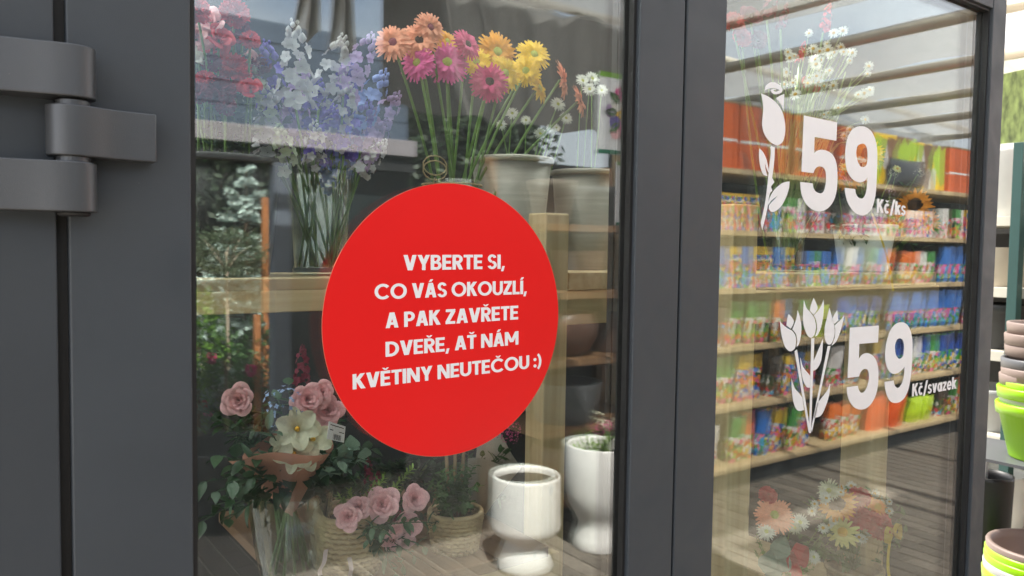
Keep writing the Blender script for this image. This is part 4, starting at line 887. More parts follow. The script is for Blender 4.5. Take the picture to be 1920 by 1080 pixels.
# ================================================================== outside, across the passage: seed rack (seen mirrored in the right pane)
LV = [2.0, 1.625, 1.265, .905, .535, .15]; RY = -2.10
sr = T('seed_rack', 'long pine display rack full of seed and fertiliser packets', 'rack', (5.6, -2.35, 0))
for z in LV:
    for xa, xb in ((3.46, 5.02), (5.025, 6.60), (6.605, 8.2)): P('shelf_board', MB().box(xa, xb, RY-.47+R(0, .004), RY+R(-.003, .003), z-.032, z), pineX, sr, world=True, bev=.002)
for xp in (3.40, 5.0225, 6.6025, 8.24):
    P('upright', MB().box(xp-.03, xp+.03, RY-.52, RY-.475, 0, 2.35), pine, sr, world=True)
P('plinth', MB().box(3.46, 8.2, RY-.44, RY-.03, 0, .115), dark, sr, world=True)
P('back_panel', MB().box(3.36, 8.28, RY-.545, RY-.523, 0, 2.4), dark, sr, world=True)
INK = dict(blue=(.02, .17, .66), sky=(.08, .42, .85), red=(.72, .02, .02), pink=(.84, .13, .36), yel=(.92, .62, .01), grn=(.05, .36, .03), lime=(.42, .62, .04), wht=(.78, .78, .76), org=(.80, .22, .02), blk=(.03, .03, .04), brn=(.24, .12, .06), dgr=(.03, .10, .04), lil=(.45, .3, .6))
def pal(s): return [INK[k] for k in s.split()]
BAGP = {'blue floral': printed('print_blue', pal('blue sky grn wht blue pink sky dgr yel'), 36, ((.03, .16, .55), .15, .3)), 'yellow and blue': printed('print_yellowblue', pal('yel blue wht wht grn blue dgr red'), 34, ((.02, .08, .42), .165, .3)),
        'green leafy': printed('print_green', pal('grn dgr lime brn wht org pink dgr'), 36, ((.06, .3, .06), .17, .3)), 'orange and red': printed('print_orange', pal('org red yel brn wht grn brn'), 36, ((.75, .16, .02), .16, .3)),
        'pink blossom': printed('print_pink', pal('pink wht red lil grn pink wht') , 40, ((.74, .72, .72), .14, .3)), 'brown earthy': printed('print_brown', pal('brn blk brn wht dgr red sky'), 34, ((.07, .05, .04), .15, .3)), 'multicoloured': printed('print_multi', pal('red yel blue grn org wht pink dgr') , 40, ((.70, .45, .03), .21, .3)),
        'white flowery': printed('print_white', pal('wht wht pink wht grn wht red'), 40, ((.75, .75, .74), .16, .3)), 'lime green': M('lime_plastic_film', (.52, .72, .03), .3, 0, .1, 20), 'neon orange': M('neon_orange_film', (.85, .12, .02), .3, 0, .1, 20)}
def bag_mb(wd, h, d, seed):
    r_ = random.Random(seed); mb = MB(); ph = [r_.uniform(0, 6) for _ in range(6)]
    for s_ in (-1, 1):
        def fn(u, v):
            e = (math.sin(math.pi*min(.999, max(.001, u)))**.5)*(math.sin(math.pi*min(1, v*.92+.10))**.55 if v < .98 else 0.03)
            x = (u-.5)*wd*(1-.10*math.sin(math.pi*v)); y = s_*(d/2*e*(1-.25*v)+.004*math.sin(u*17+ph[0])*math.sin(v*13+ph[1])*e); z = h*v*(1+.02*math.sin(u*5+ph[2]))
            return (x+.006*math.sin(v*9+ph[3]), y+.03*v*v, z)
        if s_ < 0: mb.grid(fn, 8, 9)
        else: mb.grid(lambda u, v: fn(1-u, v), 8, 9)
    return mb
def pbox_mb(wd, h, d): return MB().box(-wd/2, wd/2, -d/2, d/2, 0, h)
ORD = {0: 'top', 1: 'second', 2: 'third', 3: 'fourth', 4: 'fifth', 5: 'lowest'}
_bm = {}
def goods(kind, shape, wd, h, d, x, y, z, rz, tilt, lv):
    key = (kind, shape, wd, h, d)
    if key not in _bm:
        _bm[key] = [(bag_mb(wd, h, d, hash(shape) % 97*0+k) if shape == 'bag' else pbox_mb(wd, h, d)).mesh('packet', BAGP[kind], shape == 'bag') for k in range(3 if shape == 'bag' else 1)]
    o = put('seed_bag' if shape == 'bag' else 'seed_box', random.choice(_bm[key]), None, (x, y, z), (tilt, 0, rz))
    return tag(o, f'{kind} printed {"plastic bag" if shape == "bag" else "carton"} on the {ORD[lv]} shelf of the seed rack', 'bag' if shape == 'bag' else 'box', f'{kind} {"bags" if shape == "bag" else "cartons"} on the {ORD[lv]} shelf')
PLAN = {1: [('multicoloured', 'box', .15, .20, .12, 3.5, 4.5), ('green leafy', 'box', .13, .20, .12, 4.5, 5.0), ('pink blossom', 'box', .13, .18, .12, 5.1, 6.5), ('white flowery', 'box', .12, .21, .12, 6.55, 8.1)],
        2: [('multicoloured', 'box', .14, .23, .12, 3.5, 4.6), ('blue floral', 'box', .13, .21, .12, 4.6, 5.0), ('blue floral', 'bag', .17, .24, .09, 5.1, 5.9), ('orange and red', 'bag', .16, .22, .09, 6.0, 6.5), ('blue floral', 'bag', .17, .26, .09, 6.6, 8.1)],
        3: [('orange and red', 'box', .14, .21, .12, 3.5, 4.0), ('green leafy', 'bag', .17, .24, .09, 4.0, 4.9), ('lime green', 'bag', .2, .2, .1, 4.9, 5.05), ('yellow and blue', 'bag', .18, .24, .1, 5.15, 5.8), ('blue floral', 'bag', .18, .26, .1, 5.85, 7.0), ('brown earthy', 'bag', .18, .24, .1, 7.05, 8.1)],
        4: [('green leafy', 'bag', .18, .26, .1, 3.5, 4.4), ('multicoloured', 'bag', .17, .24, .1, 4.4, 4.95), ('brown earthy', 'bag', .18, .26, .1, 5.1, 5.6), ('yellow and blue', 'bag', .18, .27, .1, 5.65, 8.1)],
        5: [('white flowery', 'bag', .17, .24, .1, 3.5, 4.0), ('multicoloured', 'bag', .19, .27, .11, 4.0, 5.0), ('orange and red', 'bag', .19, .24, .1, 5.08, 5.6), ('neon orange', 'bag', .24, .26, .13, 5.62, 6.15), ('lime green', 'bag', .22, .18, .12, 6.2, 6.55), ('brown earthy', 'bag', .18, .26, .1, 6.65, 8.1)]}
for lv, runs in PLAN.items():
    for kind, shape, wd, h, d, xa, xb in runs:
        if 'neon' not in kind: wd *= .76
        x = xa+wd/2
        while x+wd/2 <= xb+.02:
            k2_ = kind if R(0, 1) < .62 or kind in ('lime green', 'neon orange') else random.choice(['multicoloured', 'green leafy', 'blue floral', 'orange and red', 'pink blossom', 'brown earthy'])
            goods(k2_, shape, wd, h*1.14, d, x, RY-.10+R(-.02, .01), LV[lv]+.001, R(-.12, .12) if shape == 'bag' else R(-.03, .03), R(-.12, .02) if shape == 'bag' else 0, lv); x += wd*1.03
orange = M('orange_carton', (.66, .12, .02), .5, 0, .08, 6); ylw = printed('plant_photo_carton', pal('lime yel grn wht yel lime brn yel'), 9, None, .45, (1, 1, .6)); krf = M('brown_cardboard', (.36, .25, .15), .8, 0, .1, 12)
for i, (xa, wd, h, m, nm) in enumerate([(3.5, .48, .40, orange, 'orange'), (4.0, .50, .40, orange, 'orange'), (4.55, .46, .40, orange, 'orange'), (5.08, .42, .38, orange, 'orange'), (5.52, .58, .38, ylw, 'yellow green'), (6.12, .44, .36, ylw, 'yellow green'), (6.62, .5, .36, orange, 'orange'), (7.15, .5, .36, orange, 'orange')]):
    c_ = T('display_carton', f'large {nm} display carton on top of the seed rack', 'box', (xa+wd/2, RY-.2, LV[0]+.001), R(-.03, .03), f'{nm} cartons on the seed rack')
    P('body', MB().box(-wd/2, wd/2, -.15, .15, 0, h), m, c_, bev=.003)
    if nm == 'orange': P('stripe', MB().box(-wd/2+.01, wd/2-.01, .1502, .1512, h*.42, h*.46), white, c_); P('lid', MB().box(-wd/2-.003, wd/2+.003, -.153, .153, h+.0005, h+.012), krf, c_)
ONE('sack', bag_mb(.5, .20, .26, 3).tf(Matrix.Translation((5.9, RY-.03, LV[0]+.001))), M('dark_grey_film', (.06, .065, .08), .35, 0, .2, 10), 'crumpled dark grey plastic sack lying before the yellow green carton', 'sack', (5.9, RY-.03, LV[0]), smooth=True)

# brown pot rack to its side
br = T('pot_rack', 'brown stained wooden rack with clay and grey pots', 'rack', (2.92, -2.4, 0))
for z in LV[1:]: P('shelf_board', MB().box(2.50, 3.345, RY-.50, RY-.06, z-.036, z), brownX, br, world=True, bev=.002)
for xp in (2.47, 3.33): P('upright', MB().box(xp-.028, xp+.028, RY-.555, RY-.503, 0, 2.0), brownZ, br, world=True)
P('back_panel', MB().box(2.44, 3.352, RY-.585, RY-.56, 0, 2.0), dark, br, world=True)
clay = M('brown_glaze', (.16, .085, .06), .35, 0, .2, 6, rnd=.1); grey = M('grey_glaze', (.12, .125, .135), .4, 0, .15, 6); terra = M('terracotta', (.42, .17, .09), .8, 0, .15, 10); taupe = M('taupe_plastic', (.25, .19, .165), .5, 0, .08, 8)
def pot(label, loc, r1_, h, mat, prof='bowl', group=None, name='plant_pot'):
    pr = {'bowl': [(0, 0), (.5, 0), (.72, .12), (.97, .45), (1, .7), (.9, .98), (.86, 1), (.84, .97), (.9, .7), (.8, .3), (0, .15)], 'cyl': [(0, 0), (.86, 0), (.88, .02), (1, .97), (1, 1), (.93, 1), (.92, .95), (.82, .1), (0, .1)],
          'taper': [(0, 0), (.68, 0), (.70, .03), (.93, .80), (1.0, .80), (1.02, .98), (1, 1), (.93, 1), (.9, .9), (.66, .08), (0, .08)],
          'foot': [(0, 0), (.80, 0), (.82, .012), (.70, .14), (.56, .27), (.55, .30), (.60, .325), (.90, .375), (.985, .42), (1, .47), (.965, .97), (.95, 1), (.915, 1), (.905, .96), (.90, .6), (0, .6)],
          'goblet': [(0, 0), (.74, 0), (.76, .01), (.70, .10), (.61, .20), (.60, .25), (.72, .33), (.90, .43), (.98, .55), (1, .7), (.99, .985), (.97, 1), (.92, 1), (.91, .97), (.9, .6), (0, .5)]}[prof]
    mb = MB().lathe([(a*r1_, b_*h) for a, b_ in pr], 96 if prof == 'goblet' else 40, (0, 0, 0), .006 if prof == 'goblet' else 0, 48 if prof == 'goblet' else 0)
    o = _one(name, mb, mat, label, 'pot', (0, 0, 0), group, True, 0); o.location = loc; return o
pot('round brown glazed bowl pot on the pot rack', (2.80, RY-.26, LV[3]+.001), .19, .24, clay); pot('slim brown glazed pot beside the bowl pot', (3.15, RY-.27, LV[3]+.001), .12, .22, clay, 'cyl')
pot('wide grey glazed pot low on the pot rack', (2.82, RY-.26, LV[4]+.001), .20, .22, grey, 'cyl'); pot('dark brown cylinder pot above the grey one', (2.9, RY-.27, LV[2]+.001), .16, .22, clay, 'cyl'); pot('beige pot on the rack top', (2.7, RY-.27, LV[1]+.001), .14, .24, M('beige_glaze', (.30, .25, .20), .5, 0, .1, 8), 'taper'); pot('grey glazed pot on the rack top', (3.05, RY-.27, LV[1]+.001), .15, .22, grey, 'taper'); pot('brown bowl pot at the bottom of the pot rack', (2.8, RY-.26, LV[5]+.001), .19, .26, clay); pot('terracotta pot at the bottom of the pot rack', (3.15, RY-.26, LV[5]+.001), .13, .24, terra, 'taper')
wcer = M('white_ceramic', (.74, .73, .71), .4, 0, .06, 7)
w1 = mir(985, 1028, 1.93); w1.z = .005; pot('matt white footed planter standing on the paving', w1, .164, .435, wcer, 'foot', name='footed_planter')
ONE('potting_soil', MB().lathe([(0, .405), (.145, .402), (.145, .36), (0, .36)], 24, w1), M('potting_soil', (.018, .014, .011), .95, 0, .4, 40), 'dark potting soil filling the matt white footed planter', 'soil', w1+Vector((0, 0, .35)))
w2 = mir(1122, 990, 1.93); w2.z = .005; pot('white ribbed goblet planter with moss and blossoms', w2, .172, .52, wcer, 'goblet', name='goblet_planter')
pl = T('potted_shrub', 'small flowering plant in the ribbed goblet planter', 'plant', w2+Vector((0, 0, .32)))
P('soil', MB().lathe([(0, .14), (.155, .13), (.155, .10), (0, .10)], 24), M('soil2', (.02, .016, .012), .9, 0, .4, 40), pl)
lf = MB()
for i in range(26): a_ = rr.uniform(0, 6.28); d_ = rr.uniform(.02, .15); spray(lf, Vector((math.cos(a_)*d_*.6, math.sin(a_)*d_*.6, .12)), Vector((math.cos(a_)*d_, math.sin(a_)*d_, rr.uniform(.17, .28))), 14, .022, .012, rr)
P('leaves', lf, leafy, pl, True)
for i in range(9): head(pl, f'cluster{i%3}', 'cream' if i < 6 else 'pink', Vector((rr.uniform(.0, .12), rr.uniform(-.05, .08), .27+rr.uniform(0, .10)-(i >= 6)*.06)), (0, .6, .6), .035, name='flower_cluster')
sm_ = MB()
for i in range(7): sm_.tube([(0, 0, .12), (.06, 0, .2), (rr.uniform(.0, .12), rr.uniform(-.05, .08), .28)], .003, 5)
P('stem', sm_, stemm, pl, True)
# posters above the pot rack
def poster(label, x0, x1, z0, z1, y):
    p = T('poster', label, 'poster', ((x0+x1)/2, y, z0))
    wd, h = x1-x0, z1-z0
    P('board', MB().box(-wd/2, wd/2, -.012, 0, 0, h), white, p)
    P('green_strip', MB().box(-wd/2, wd/2, .0003, .0015, h*.94, h), M('poster_green', (.20, .45, .04), .5), p); P('green_strip', MB().box(-wd/2, wd/2, .0003, .0015, 0, h*.05), M('poster_dark_green', (.01, .16, .09), .5), p)
    for i in range(22):
        a_ = i*2.4; q_ = math.sqrt(i/22)
        m = ['pink', 'red', 'white', 'lilac', 'yellow', 'violet', 'rosepink'][i % 7]
        put('flower_print', fmesh(['carn0', 'mum1', 'gerbera1'][i % 3], m), p, (math.cos(a_)*q_*wd*.34, .002, h*.52+math.sin(a_)*q_*h*.34), (-math.pi/2, 0, 0), (wd*.10, wd*.10, .0015))
    for i in range(10):
        a_ = i*.63; lm = MB(); leafpoly(lm, (math.cos(a_)*wd*.2, .0015, h*.52+math.sin(a_)*h*.22), (math.cos(a_), 0, math.sin(a_)), (0, 1, 0), wd*.2, wd*.1, 0, .8); P('leaf_print', lm, leafm, p)
    return p
poster('white poster with a printed mixed flower bouquet above the pot rack', 2.88, 3.30, 2.02, 2.46, RY-.10)
poster('narrow white poster with printed flowers under the bouquet poster', 3.0, 3.32, 1.63, 1.98, RY-.08)

# ================================================================== canopies over the passage
fab = M('beige_shade_net', (.44, .42, .39), .9, 0, .14, 5, .3, 60, (1, 9, 1), trans=.45, clear=.34); sailc = M('beige_sailcloth', (.36, .345, .32), .9, 0, .12, 5, .3, 60, (1, 9, 1), trans=.32); tubem = M('painted_tube', (.50, .45, .36), .4, .3, .12, 10)
cp = T('shade_canopy', 'beige shade cloth canopy on steel tubes over the seed rack', 'canopy', (6.0, -1.0, 0))
TX = [4.2, 5.2, 6.2, 7.2, 8.4]
for i, x in enumerate(TX): P('tube', MB().tube([(x, -3.3, 2.70), (x, 2.4, 2.70)], .034, 12), tubem, cp, True, world=True)
P('tube', MB().tube([(3.86, -3.3, 2.86), (3.86, 1.0, 2.86)], .03, 12), tubem, cp, True, world=True)
P('tube', MB().tube([(3.7, -2.9, 2.96), (8.5, -2.9, 2.768)], .03, 12), tubem, cp, True, world=True)
for i in range(4):
    xa, xb = TX[i]+.02, TX[i+1]-.02
    mb = MB().grid(lambda u, v: (xa+(xb-xa)*u, -3.1+5.4*v, 2.735-.07*math.sin(math.pi*u)+.012*math.sin(v*40+u*3)), 12, 60)
    P('cloth', mb, fab, cp, True, world=True)
P('cloth', MB().grid(lambda u, v: (2.5+1.68*u, .12+2.2*v, 2.70-.05*math.sin(math.pi*u)), 10, 12), fab, cp, True, world=True)  # unseen extra cloth, added to keep direct sun off the storage rack
for x in (4.2, 8.4):
    for y in (-3.2, 2.3): P('support_post', MB().tube([(x, y, 0), (x, y, 2.67)], .03, 12), tubem, cp, True, world=True)
P('valance', MB().grid(lambda u, v: (4.2+4.2*u, -2.95+.02*math.sin(u*60), 2.66-.36*v+.02*math.sin(u*31)), 120, 4), fab, cp, True, world=True)
greyf = M('grey_tarpaulin', (.22, .215, .21), .75, 0, .2, 4, .3, 40, (7, 7, .6), trans=.2)
tc_ = T('hanging_tarpaulin', 'grey hanging tarpaulin behind and above the pot rack', 'tarpaulin', (2.7, -2.6, 2.0))
P('flap', MB().grid(lambda u, v: (1.85+1.75*u, -2.72+.03*math.sin(u*42)*(.3+v)+.02*math.sin(u*17), 2.92-.70*v+.015*math.sin(u*25)), 110, 6), greyf, tc_, True, world=True)
P('edge_tube', MB().tube([(-1.05, -2.74, 2.95), (3.75, -2.74, 2.95)], .025, 10), tubem, tc_, True, world=True)
for x in (-1.0, 3.68): P('support_post', MB().tube([(x, -2.78, 0), (x, -2.78, 2.95)], .024, 10), tubem, tc_, True, world=True)
aw2 = T('shade_sail', 'long beige shade sail stretched above the passage and white planters', 'awning', (2.6, -1.2, 2.7))
for xa, xb, yb in ((-1.0, 2.2, -.64), (2.22, 4.14, .10)): P('cloth', MB().grid(lambda u, v: (xa+(xb-xa)*u, -2.70+(yb+2.70)*v, 2.93-.05*math.sin(2*math.pi*u)**2-.05*math.sin(math.pi*v)+.004*math.sin(u*70)), 60, 24), sailc if xa < 0 else fab, aw2, True, world=True)  # near part unseen, added to shade the paving; first span leaves planters sunlit
for x in (-1.0, .7, 2.4, 4.12): P('edge_tube', MB().tube([(x, -2.74, 2.96), (x, .02, 2.96), (x, .06, 2.49)], .012, 8), tubem, aw2, True, world=True)
wf = M('silver_foil', (.80, .80, .80), .28, .3, .1, 6, .5, 25)
c0 = mir(600, 20, 2.6); mb = MB()
for i, (px, L) in enumerate([(583, .62), (632, .70)]):
    p = mir(px, 0, 2.6); mb.grid(lambda u, v: p+Vector(((u-.5)*.20*(1-.55*math.sin(v*2.4))+.05*v*(i-.3), .05*math.sin(u*12+v*4), .45-L*v+.03*math.sin(u*9)*v)), 24, 18)
ONE('foil_sheet', mb, wf, 'gathered shiny silver foil sheet hanging from the awning tube', 'foil', c0, smooth=True)

# ================================================================== garden opening (seen mirrored in the left pane)
lil = M('lilac_grey_paint', (.30, .28, .31), .5, 0, .08, 4); blu = M('blue_grey_boarding', (.085, .115, .165), .6, 0, .15, 3, 0, None, (1, 1, 8))
pv = T('garden_pavilion', 'blue grey pavilion frame opening onto the plant garden', 'pavilion', (1.6, -3.5, 0))
P('beam', MB().box(-3, 2.45, -3.56, -3.44, 2.065, 2.165), lil, pv, world=True, bev=.004)
P('beam_shade_strip', MB().box(-3, 2.45, -3.62, -3.47, 1.97, 2.06), dark, pv, world=True)  # dark strip standing in for the shade under the beam
P('column', MB().box(1.535, 1.635, -3.55, -3.455, 0, 1.968), M('blue_grey_metal', (.13, .15, .19), .4, 0, .08, 6), pv, world=True, bev=.003)
P('wall', MB().box(1.64, 2.45, -3.60, -3.56, 0, 1.968), M('dark_interior_panel', (.012, .02, .022), .5, 0, .3, 3), pv, world=True)  # near-black panel in place of the dark pavilion interior
for i in range(5): P('fascia_board', MB().box(-3, 2.45, -3.60-.004*(i % 2), -3.565-.004*(i % 2), 2.17+i*.125, 2.29+i*.125), blu, pv, world=True)
needle = M('blue_spruce_needles', (.50, .62, .57), .6, 0, .3, 9); bark = M('bark', (.16, .10, .06), .9, 0, .3, 20, .5)
def spruce(loc, h, label):
    t = T('spruce_tree', label, 'tree', loc); rr = random.Random(4)
    P('trunk', MB().tube([(0, 0, 0), (.01, 0, h*.5), (0, 0, h)], [.045, .028, .006], 8), bark, t, True)
    bw = MB(); nd = MB(); z = h*.12
    while z < h*.99:
        Lb = (h-z)*.37+.05; nbr = 5; a0 = rr.uniform(0, 6)
        for k in range(nbr):
            a = a0+2*math.pi*k/nbr+rr.uniform(-.25, .25); L = Lb*rr.uniform(.6, 1.25); ups = rr.uniform(-.1, .45)
            for (off, sc_, st_) in ((0, 1, 0), (.75, .45, .35), (-.75, .45, .35), (.6, .4, .6), (-.6, .4, .6)):
                o = Vector((math.cos(a), math.sin(a), ups))*L*st_; d = Vector((math.cos(a+off), math.sin(a+off), ups+rr.uniform(-.15, .2))); Ls = L*sc_
                pt = [Vector((0, 0, z))+o+d*(Ls*i/4)+Vector((0, 0, -.16*Ls*(i/4)**2+.10*Ls*(i/4)**4)) for i in range(5)]
                bw.tube(pt, [.006*sc_+.002]*5, 4, False)
                nn = int(Ls*520)+24
                for q in range(nn):
                    u = rr.uniform(.05, 1)*4; i = min(3, int(u)); p = pt[i].lerp(pt[i+1], u-i); ax = (pt[i+1]-pt[i]).normalized()
                    s_ = ax.orthogonal().normalized(); s_.rotate(Quaternion(ax, rr.uniform(0, 6.28))); dd = (s_*.8+ax*.75).normalized(); ln = rr.uniform(.026, .044); wv = dd.cross(ax).normalized()*.0050
                    nd.add([p-wv, p+wv, p+dd*ln], [(0, 1, 2)])
        z += h*.046*rr.uniform(.7, 1.3)
    P('branches', bw, bark, t); P('needles', nd, needle, t); return t
sl = mir(462, 300, 5.5); spruce((sl.x, sl.y, 0), 2.12, 'young blue spruce in sunlight beyond the pavilion column')
def leafball(mb, c, r, n, L, Wd, rr, sq=(1, 1, 1), hollow=.45):
    for i in range(n):
        d = Vector((rr.gauss(0, 1), rr.gauss(0, 1), rr.gauss(0, 1))).normalized(); q = rr.uniform(hollow, 1)**.6*r*(1+.18*math.sin(d.x*7+d.z*5)*math.sin(d.y*6+1))
        p = Vector(c)+Vector((d.x*q*sq[0], d.y*q*sq[1], d.z*q*sq[2])); dd = (d+Vector((rr.uniform(-.8, .8), rr.uniform(-.8, .8), rr.uniform(-.5, .8)))).normalized()
        s_ = dd.orthogonal().normalized(); s_.rotate(Quaternion(dd, rr.uniform(0, 6.28))); l_ = L*rr.uniform(.7, 1.2); ww = Wd*rr.uniform(.7, 1.2)/2; nn = s_.cross(dd)*ww*.5
        mb.add([p, p+dd*l_*.5+s_*ww+nn, p+dd*l_, p+dd*l_*.5-s_*ww+nn], [(0, 1, 2), (0, 2, 3)])
def bushtree(label, loc, trunk_h, cr, n, L, Wd, mat, sq=(1, 1, 1), name='standard_tree', tr=.016):
    t = T(name, label, 'tree', loc); rr = random.Random(int(abs(loc[0]*100)))
    tb = MB(); tb.tube([(0, 0, 0), (.01, .005, trunk_h*.5), (0, 0, trunk_h+cr*.6)], [tr, tr*.85, tr*.5], 8)
    for k in range(5): a = k*1.26; tb.tube([(0, 0, trunk_h), (math.cos(a)*cr*.35, math.sin(a)*cr*.35, trunk_h+cr*.5), (math.cos(a)*cr*.65*sq[0], math.sin(a)*cr*.65, trunk_h+cr*(.8+.2*(k % 2)))], [tr*.5, tr*.35, tr*.2], 5)
    P('trunk', tb, M('pale_bark', (.34, .28, .21), .8, 0, .2, 30), t, True)
    mb = MB(); leafball(mb, (0, 0, trunk_h+cr*.75*sq[2]), cr, n, L, Wd, rr, sq); P('crown', mb, mat, t); return t
olive = M('olive_leaves', (.10, .14, .075), .5, 0, .3, 9, trans=.15); fresh = M('fresh_leaves', (.13, .27, .03), .45, 0, .3, 9, trans=.3)
l1 = mir(425, 470, 5.0); bushtree('olive standard with a dense grey green crown before the spruce', (l1.x, l1.y, 0), l1.z-.15, .24, 2600, .032, .010, olive, (1.15, 1, .75))
l2 = mir(385, 650, 5.0); bushtree('sunlit fresh green laurel bush beside the slim pale trunk', (l2.x-.08, l2.y-.15, 0), l2.z-.28, .26, 1500, .055, .026, fresh, (1, 1, 1.5), 'laurel_bush', .012)
l3 = mir(478, 640, 5.1); bushtree('slender dark leaved standard tree beside the stake', (l3.x, l3.y, 0), l3.z-.45, .20, 700, .045, .02, leafm, (.8, .8, 1.8), 'standard_tree', .014)
stake = M('orange_stained_stake', (.42, .16, .05), .7, 0, .2, 12)
for (px, py, Yv) in ((497, 370, 5.1), (482, 590, 5.0)):
    p = mir(px, py, Yv); tp_ = MB().box(p.x-.022, p.x+.022, p.y-.022, p.y+.022, 0, p.z); ONE('wooden_stake', tp_, stake, 'square orange stained garden stake among the plants', 'stake', (p.x, p.y, 0), 'garden stakes')
rr = random.Random(21)
for i in range(26):
    px, py, Yv = rr.uniform(355, 515), rr.uniform(600, 790), rr.uniform(4.95, 6.2); p = mir(px, py, Yv); hgt = max(.15, p.z)
    ln_ = ['deep green', 'fresh green', 'blue green', 'olive green'][i % 4]; fn_ = (' with a '+['pink', 'red', 'white', 'orange', 'magenta'][i % 5]+' bloom') if i % 2 else ' without blooms'
    t = T('garden_plant', f'{ln_} leafy nursery plant{fn_} in the garden opening', 'plant', (p.x, p.y, 0), 0, f'{ln_} nursery plants{fn_}')
    mb = MB(); leafball(mb, (0, 0, hgt*.75), .17, 240, .05, .022, rr, (1, 1, 1.3), .2); P('crown', mb, [leafm, fresh, leafg, olive][i % 4], t)
    P('stem', MB().tube([(0, 0, 0), (0, 0, hgt*.75)], .008, 5), bark, t)
    if i % 2: head(t, ['carn0', 'rose1', 'mum0'][i % 3], ['pink', 'red', 'white', 'orange', 'magenta'][i % 5], (rr.uniform(-.05, .05), .15, hgt*.8+rr.uniform(-.05, .1)), (0, 1, .3), .045)
hm = MB(); rr = random.Random(33)
for i in range(15000):
    p = Vector((rr.uniform(-2.5, 6.5), -7.2+rr.uniform(-.5, .25), rr.uniform(0, 3.4))); dd = Vector((rr.uniform(-1, 1), rr.uniform(-.3, 1), rr.uniform(-1, .6))).normalized(); s_ = dd.orthogonal().normalized(); s_.rotate(Quaternion(dd, rr.uniform(0, 6.28)))
    hm.add([p, p+dd*.06+s_*.03, p+dd*.13, p+dd*.06-s_*.03], [(0, 1, 2, 3)])
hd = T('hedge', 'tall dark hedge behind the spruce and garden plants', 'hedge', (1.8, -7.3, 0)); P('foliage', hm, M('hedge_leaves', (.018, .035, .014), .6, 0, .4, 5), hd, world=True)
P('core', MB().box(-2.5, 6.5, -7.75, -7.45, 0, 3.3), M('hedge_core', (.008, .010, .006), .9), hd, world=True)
tb_ = mir(430, 950, 3.3); tub = pot('big round black planter tub with a pale rim', (tb_.x, tb_.y, .005), .28, .42, blackp, 'cyl', name='planter_tub')

# ================================================================== storage rack in the open, past the door's free edge
NTH = 'first second third fourth fifth sixth seventh eighth ninth tenth'.split()
def atX(px, py, X):
    d = ray(px, py); t = X/d.x; return CAM+d*t
teal = M('teal_steel', (.025, .075, .07), .45, 0, .1, 8); shw = M('cream_shelf_steel', (.55, .53, .46), .5, 0, .06, 6)
X1 = 4.25
uL = atX(1912, 540, X1).y; uR = atX(1893, 540, X1).y
gr_ = T('storage_rack', 'teal steel rack with cream shelves and plastic plant pots', 'rack', (X1+.25, 1.1, 0))
P('upright', MB().box(X1-.03, X1+.03, min(uL, uR), max(uL, uR), 0, atX(1912, 268, X1).z), teal, gr_, world=True, bev=.002); P('upright', MB().box(X1-.03, X1+.03, 1.95, 1.99, 0, 2.1), teal, gr_, world=True)
sz = [atX(1878, y, X1-.02).z for y in (404, 540, 662, 824, 1010)]
for z in sz: P('shelf', MB().box(X1+.034, X1+.5, .30, 1.99, z-.05, z), shw, gr_, world=True, bev=.002)
P('back_panel', MB().box(X1+.52, X1+.54, .28, 2.0, 0, 2.0), M('rack_back_dark', (.05, .05, .05), .8), gr_, world=True)  # plain dark grey panel closing the back of the rack
lime = M('lime_plastic', (.30, .62, .01), .35, 0, .05, 8); lg = M('light_grey_plastic', (.42, .43, .43), .45, 0, .06, 8); dg_ = M('charcoal_plastic', (.035, .037, .04), .5, 0, .15, 12); bei = M('beige_plastic', (.56, .50, .40), .5, 0, .06, 8)
def label_on(o, r_, h, k):
    a_ = -2.5+.35*math.sin(k*1.7); c_, s_ = math.cos(a_), math.sin(a_); mb = MB().box(-.015, .015, -.0012, .0, -.010, .010).tf(Matrix.Translation((c_*(r_*1.022+.001), s_*(r_*1.022+.001), h*.91)) @ Matrix.Rotation(a_+math.pi/2, 4, 'Z')); P('price_sticker', mb, white, o)
def tub_(label, px, py, X, r1_, h, m, z, prof='cyl', name='plant_pot', group=None):
    p = atX(px, py, X); return pot(label, (X, p.y, z), r1_, h, m, prof, group, name)
tub_('white square shouldered container on the rack top', 1872, 400, X1+.22, .15, .34, whitep, sz[0]+.001)
tub_('beige plastic pot on the second rack shelf', 1866, 500, X1+.22, .16, .20, bei, sz[1]+.001); tub_('charcoal ridged pot on the third rack shelf', 1868, 640, X1+.22, .17, .23, dg_, sz[2]+.001, 'taper')
tub_('light grey pot on the fourth rack shelf', 1862, 800, X1+.22, .17, .22, lg, sz[3]+.001, 'taper'); tub_('white bucket on the lowest rack shelf', 1860, 930, X1+.22, .17, .27, whitep, sz[4]+.001)
pb_ = atX(1848, 1000, 3.75); pot('tall glossy black plant pot on the paving before the rack', (3.75, pb_.y, .005), .10, .52, blackp, 'cyl')
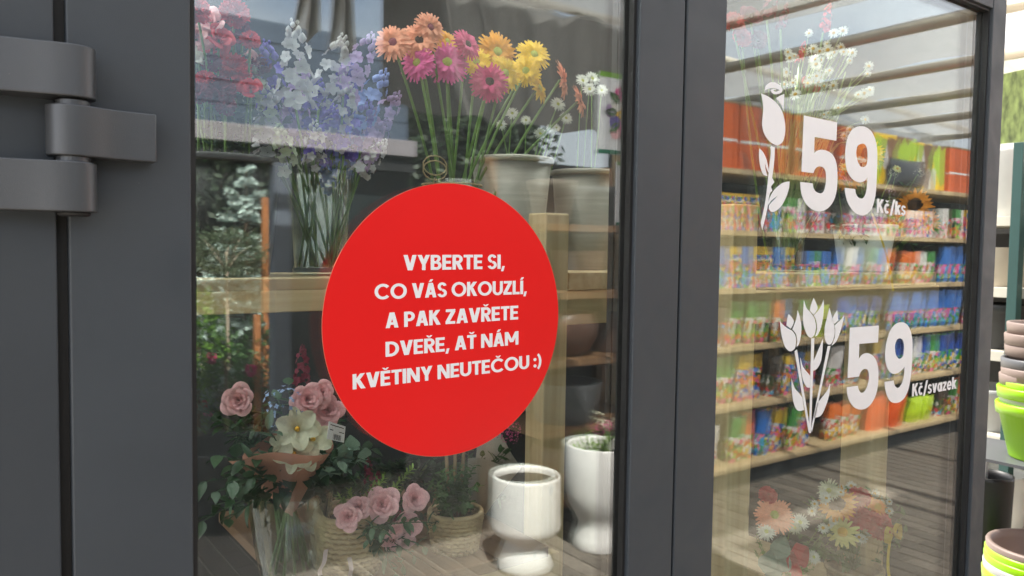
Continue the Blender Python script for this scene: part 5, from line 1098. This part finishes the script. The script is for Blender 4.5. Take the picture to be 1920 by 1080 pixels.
for k, (dz, m, nm, r_) in enumerate([(0, lime, 'lime green', .20), (.042, lg, 'light grey', .197), (.072, lime, 'lime green', .195), (.10, lime, 'lime green', .193), (.128, taupe, 'taupe', .192), (.158, taupe, 'taupe', .19), (.20, grey, 'dark grey', .188), (.26, taupe, 'brown', .182), (.31, taupe, 'brown', .178), (.36, taupe, 'brown', .174)]):
    c_ = atX(1965, 720, 3.55); pot(f'{nm} plastic pot, {NTH[k]} from the bottom of the tall pot stack', (3.55+.004*math.sin(k*2.1), c_.y+.005*math.cos(k*3.3), atX(1905, 850, 3.55).z+dz*.9), r_*.85, .22, m, 'taper', 'pots in the tall stack'); label_on(C.objects[-1], r_*.85, .22, k)
for k, (dz, m, nm, r_) in enumerate([(0, lime, 'lime green', .20), (.03, lg, 'light grey', .197), (.06, lime, 'lime green', .195), (.085, lime, 'lime green', .193), (.11, taupe, 'taupe', .19)]):
    c_ = atX(1957, 1040, 3.40); pot(f'{nm} plastic pot, {NTH[k]} from the bottom of the low pot stack', (3.40, c_.y, atX(1905, 1075, 3.4).z-.27+dz), r_, .30, m, 'taper', 'pots in the low stack'); label_on(C.objects[-1], r_, .30, k)
ps_ = T('pot_stand', 'grey steel stand carrying the two pot stacks', 'stand', (3.5, .35, 0))
zA, zB = atX(1905, 850, 3.55).z, atX(1905, 1075, 3.4).z-.27
P('shelf', MB().box(3.36, 3.76, .1, .62, zA-.014, zA-.002), grey, ps_, world=True); P('shelf', MB().box(3.2, 3.6, .1, .62, zB-.014, zB-.002), grey, ps_, world=True)
for x, y in ((3.74, .12), (3.74, .60)): P('leg', MB().box(x-.012, x+.012, y-.012, y+.012, 0, zA-.015), steel, ps_, world=True)
for x, y in ((3.22, .12), (3.22, .60)): P('leg', MB().box(x-.012, x+.012, y-.012, y+.012, 0, zB-.015), steel, ps_, world=True)
sg = T('leaf_print_board', 'white framed board with a blurred green leaf print', 'sign', (5.6, atX(1900, 270, 5.6).y, 0)); y_ = sg.location.y; zt, zb_ = atX(1900, 108, 5.6).z, atX(1900, 268, 5.6).z
P('panel', MB().box(5.60, 5.62, y_-.4, y_+.35, zb_, zt), M('leaf_print', (.15, .20, .06), .5, 0, .85, 9, 0, None, (1, 3, 1.2)), sg, world=True)
P('frame', MB().box(5.585, 5.63, y_-.42, y_+.37, zb_-.05, zb_-.001), whitep, sg, world=True); P('frame', MB().box(5.585, 5.63, y_-.42, y_+.37, zt+.001, zt+.05), lg, sg, world=True)
for yy in (y_-.36, y_+.3): P('leg', MB().box(5.633, 5.67, yy, yy+.04, 0, zt), lg, sg, world=True)
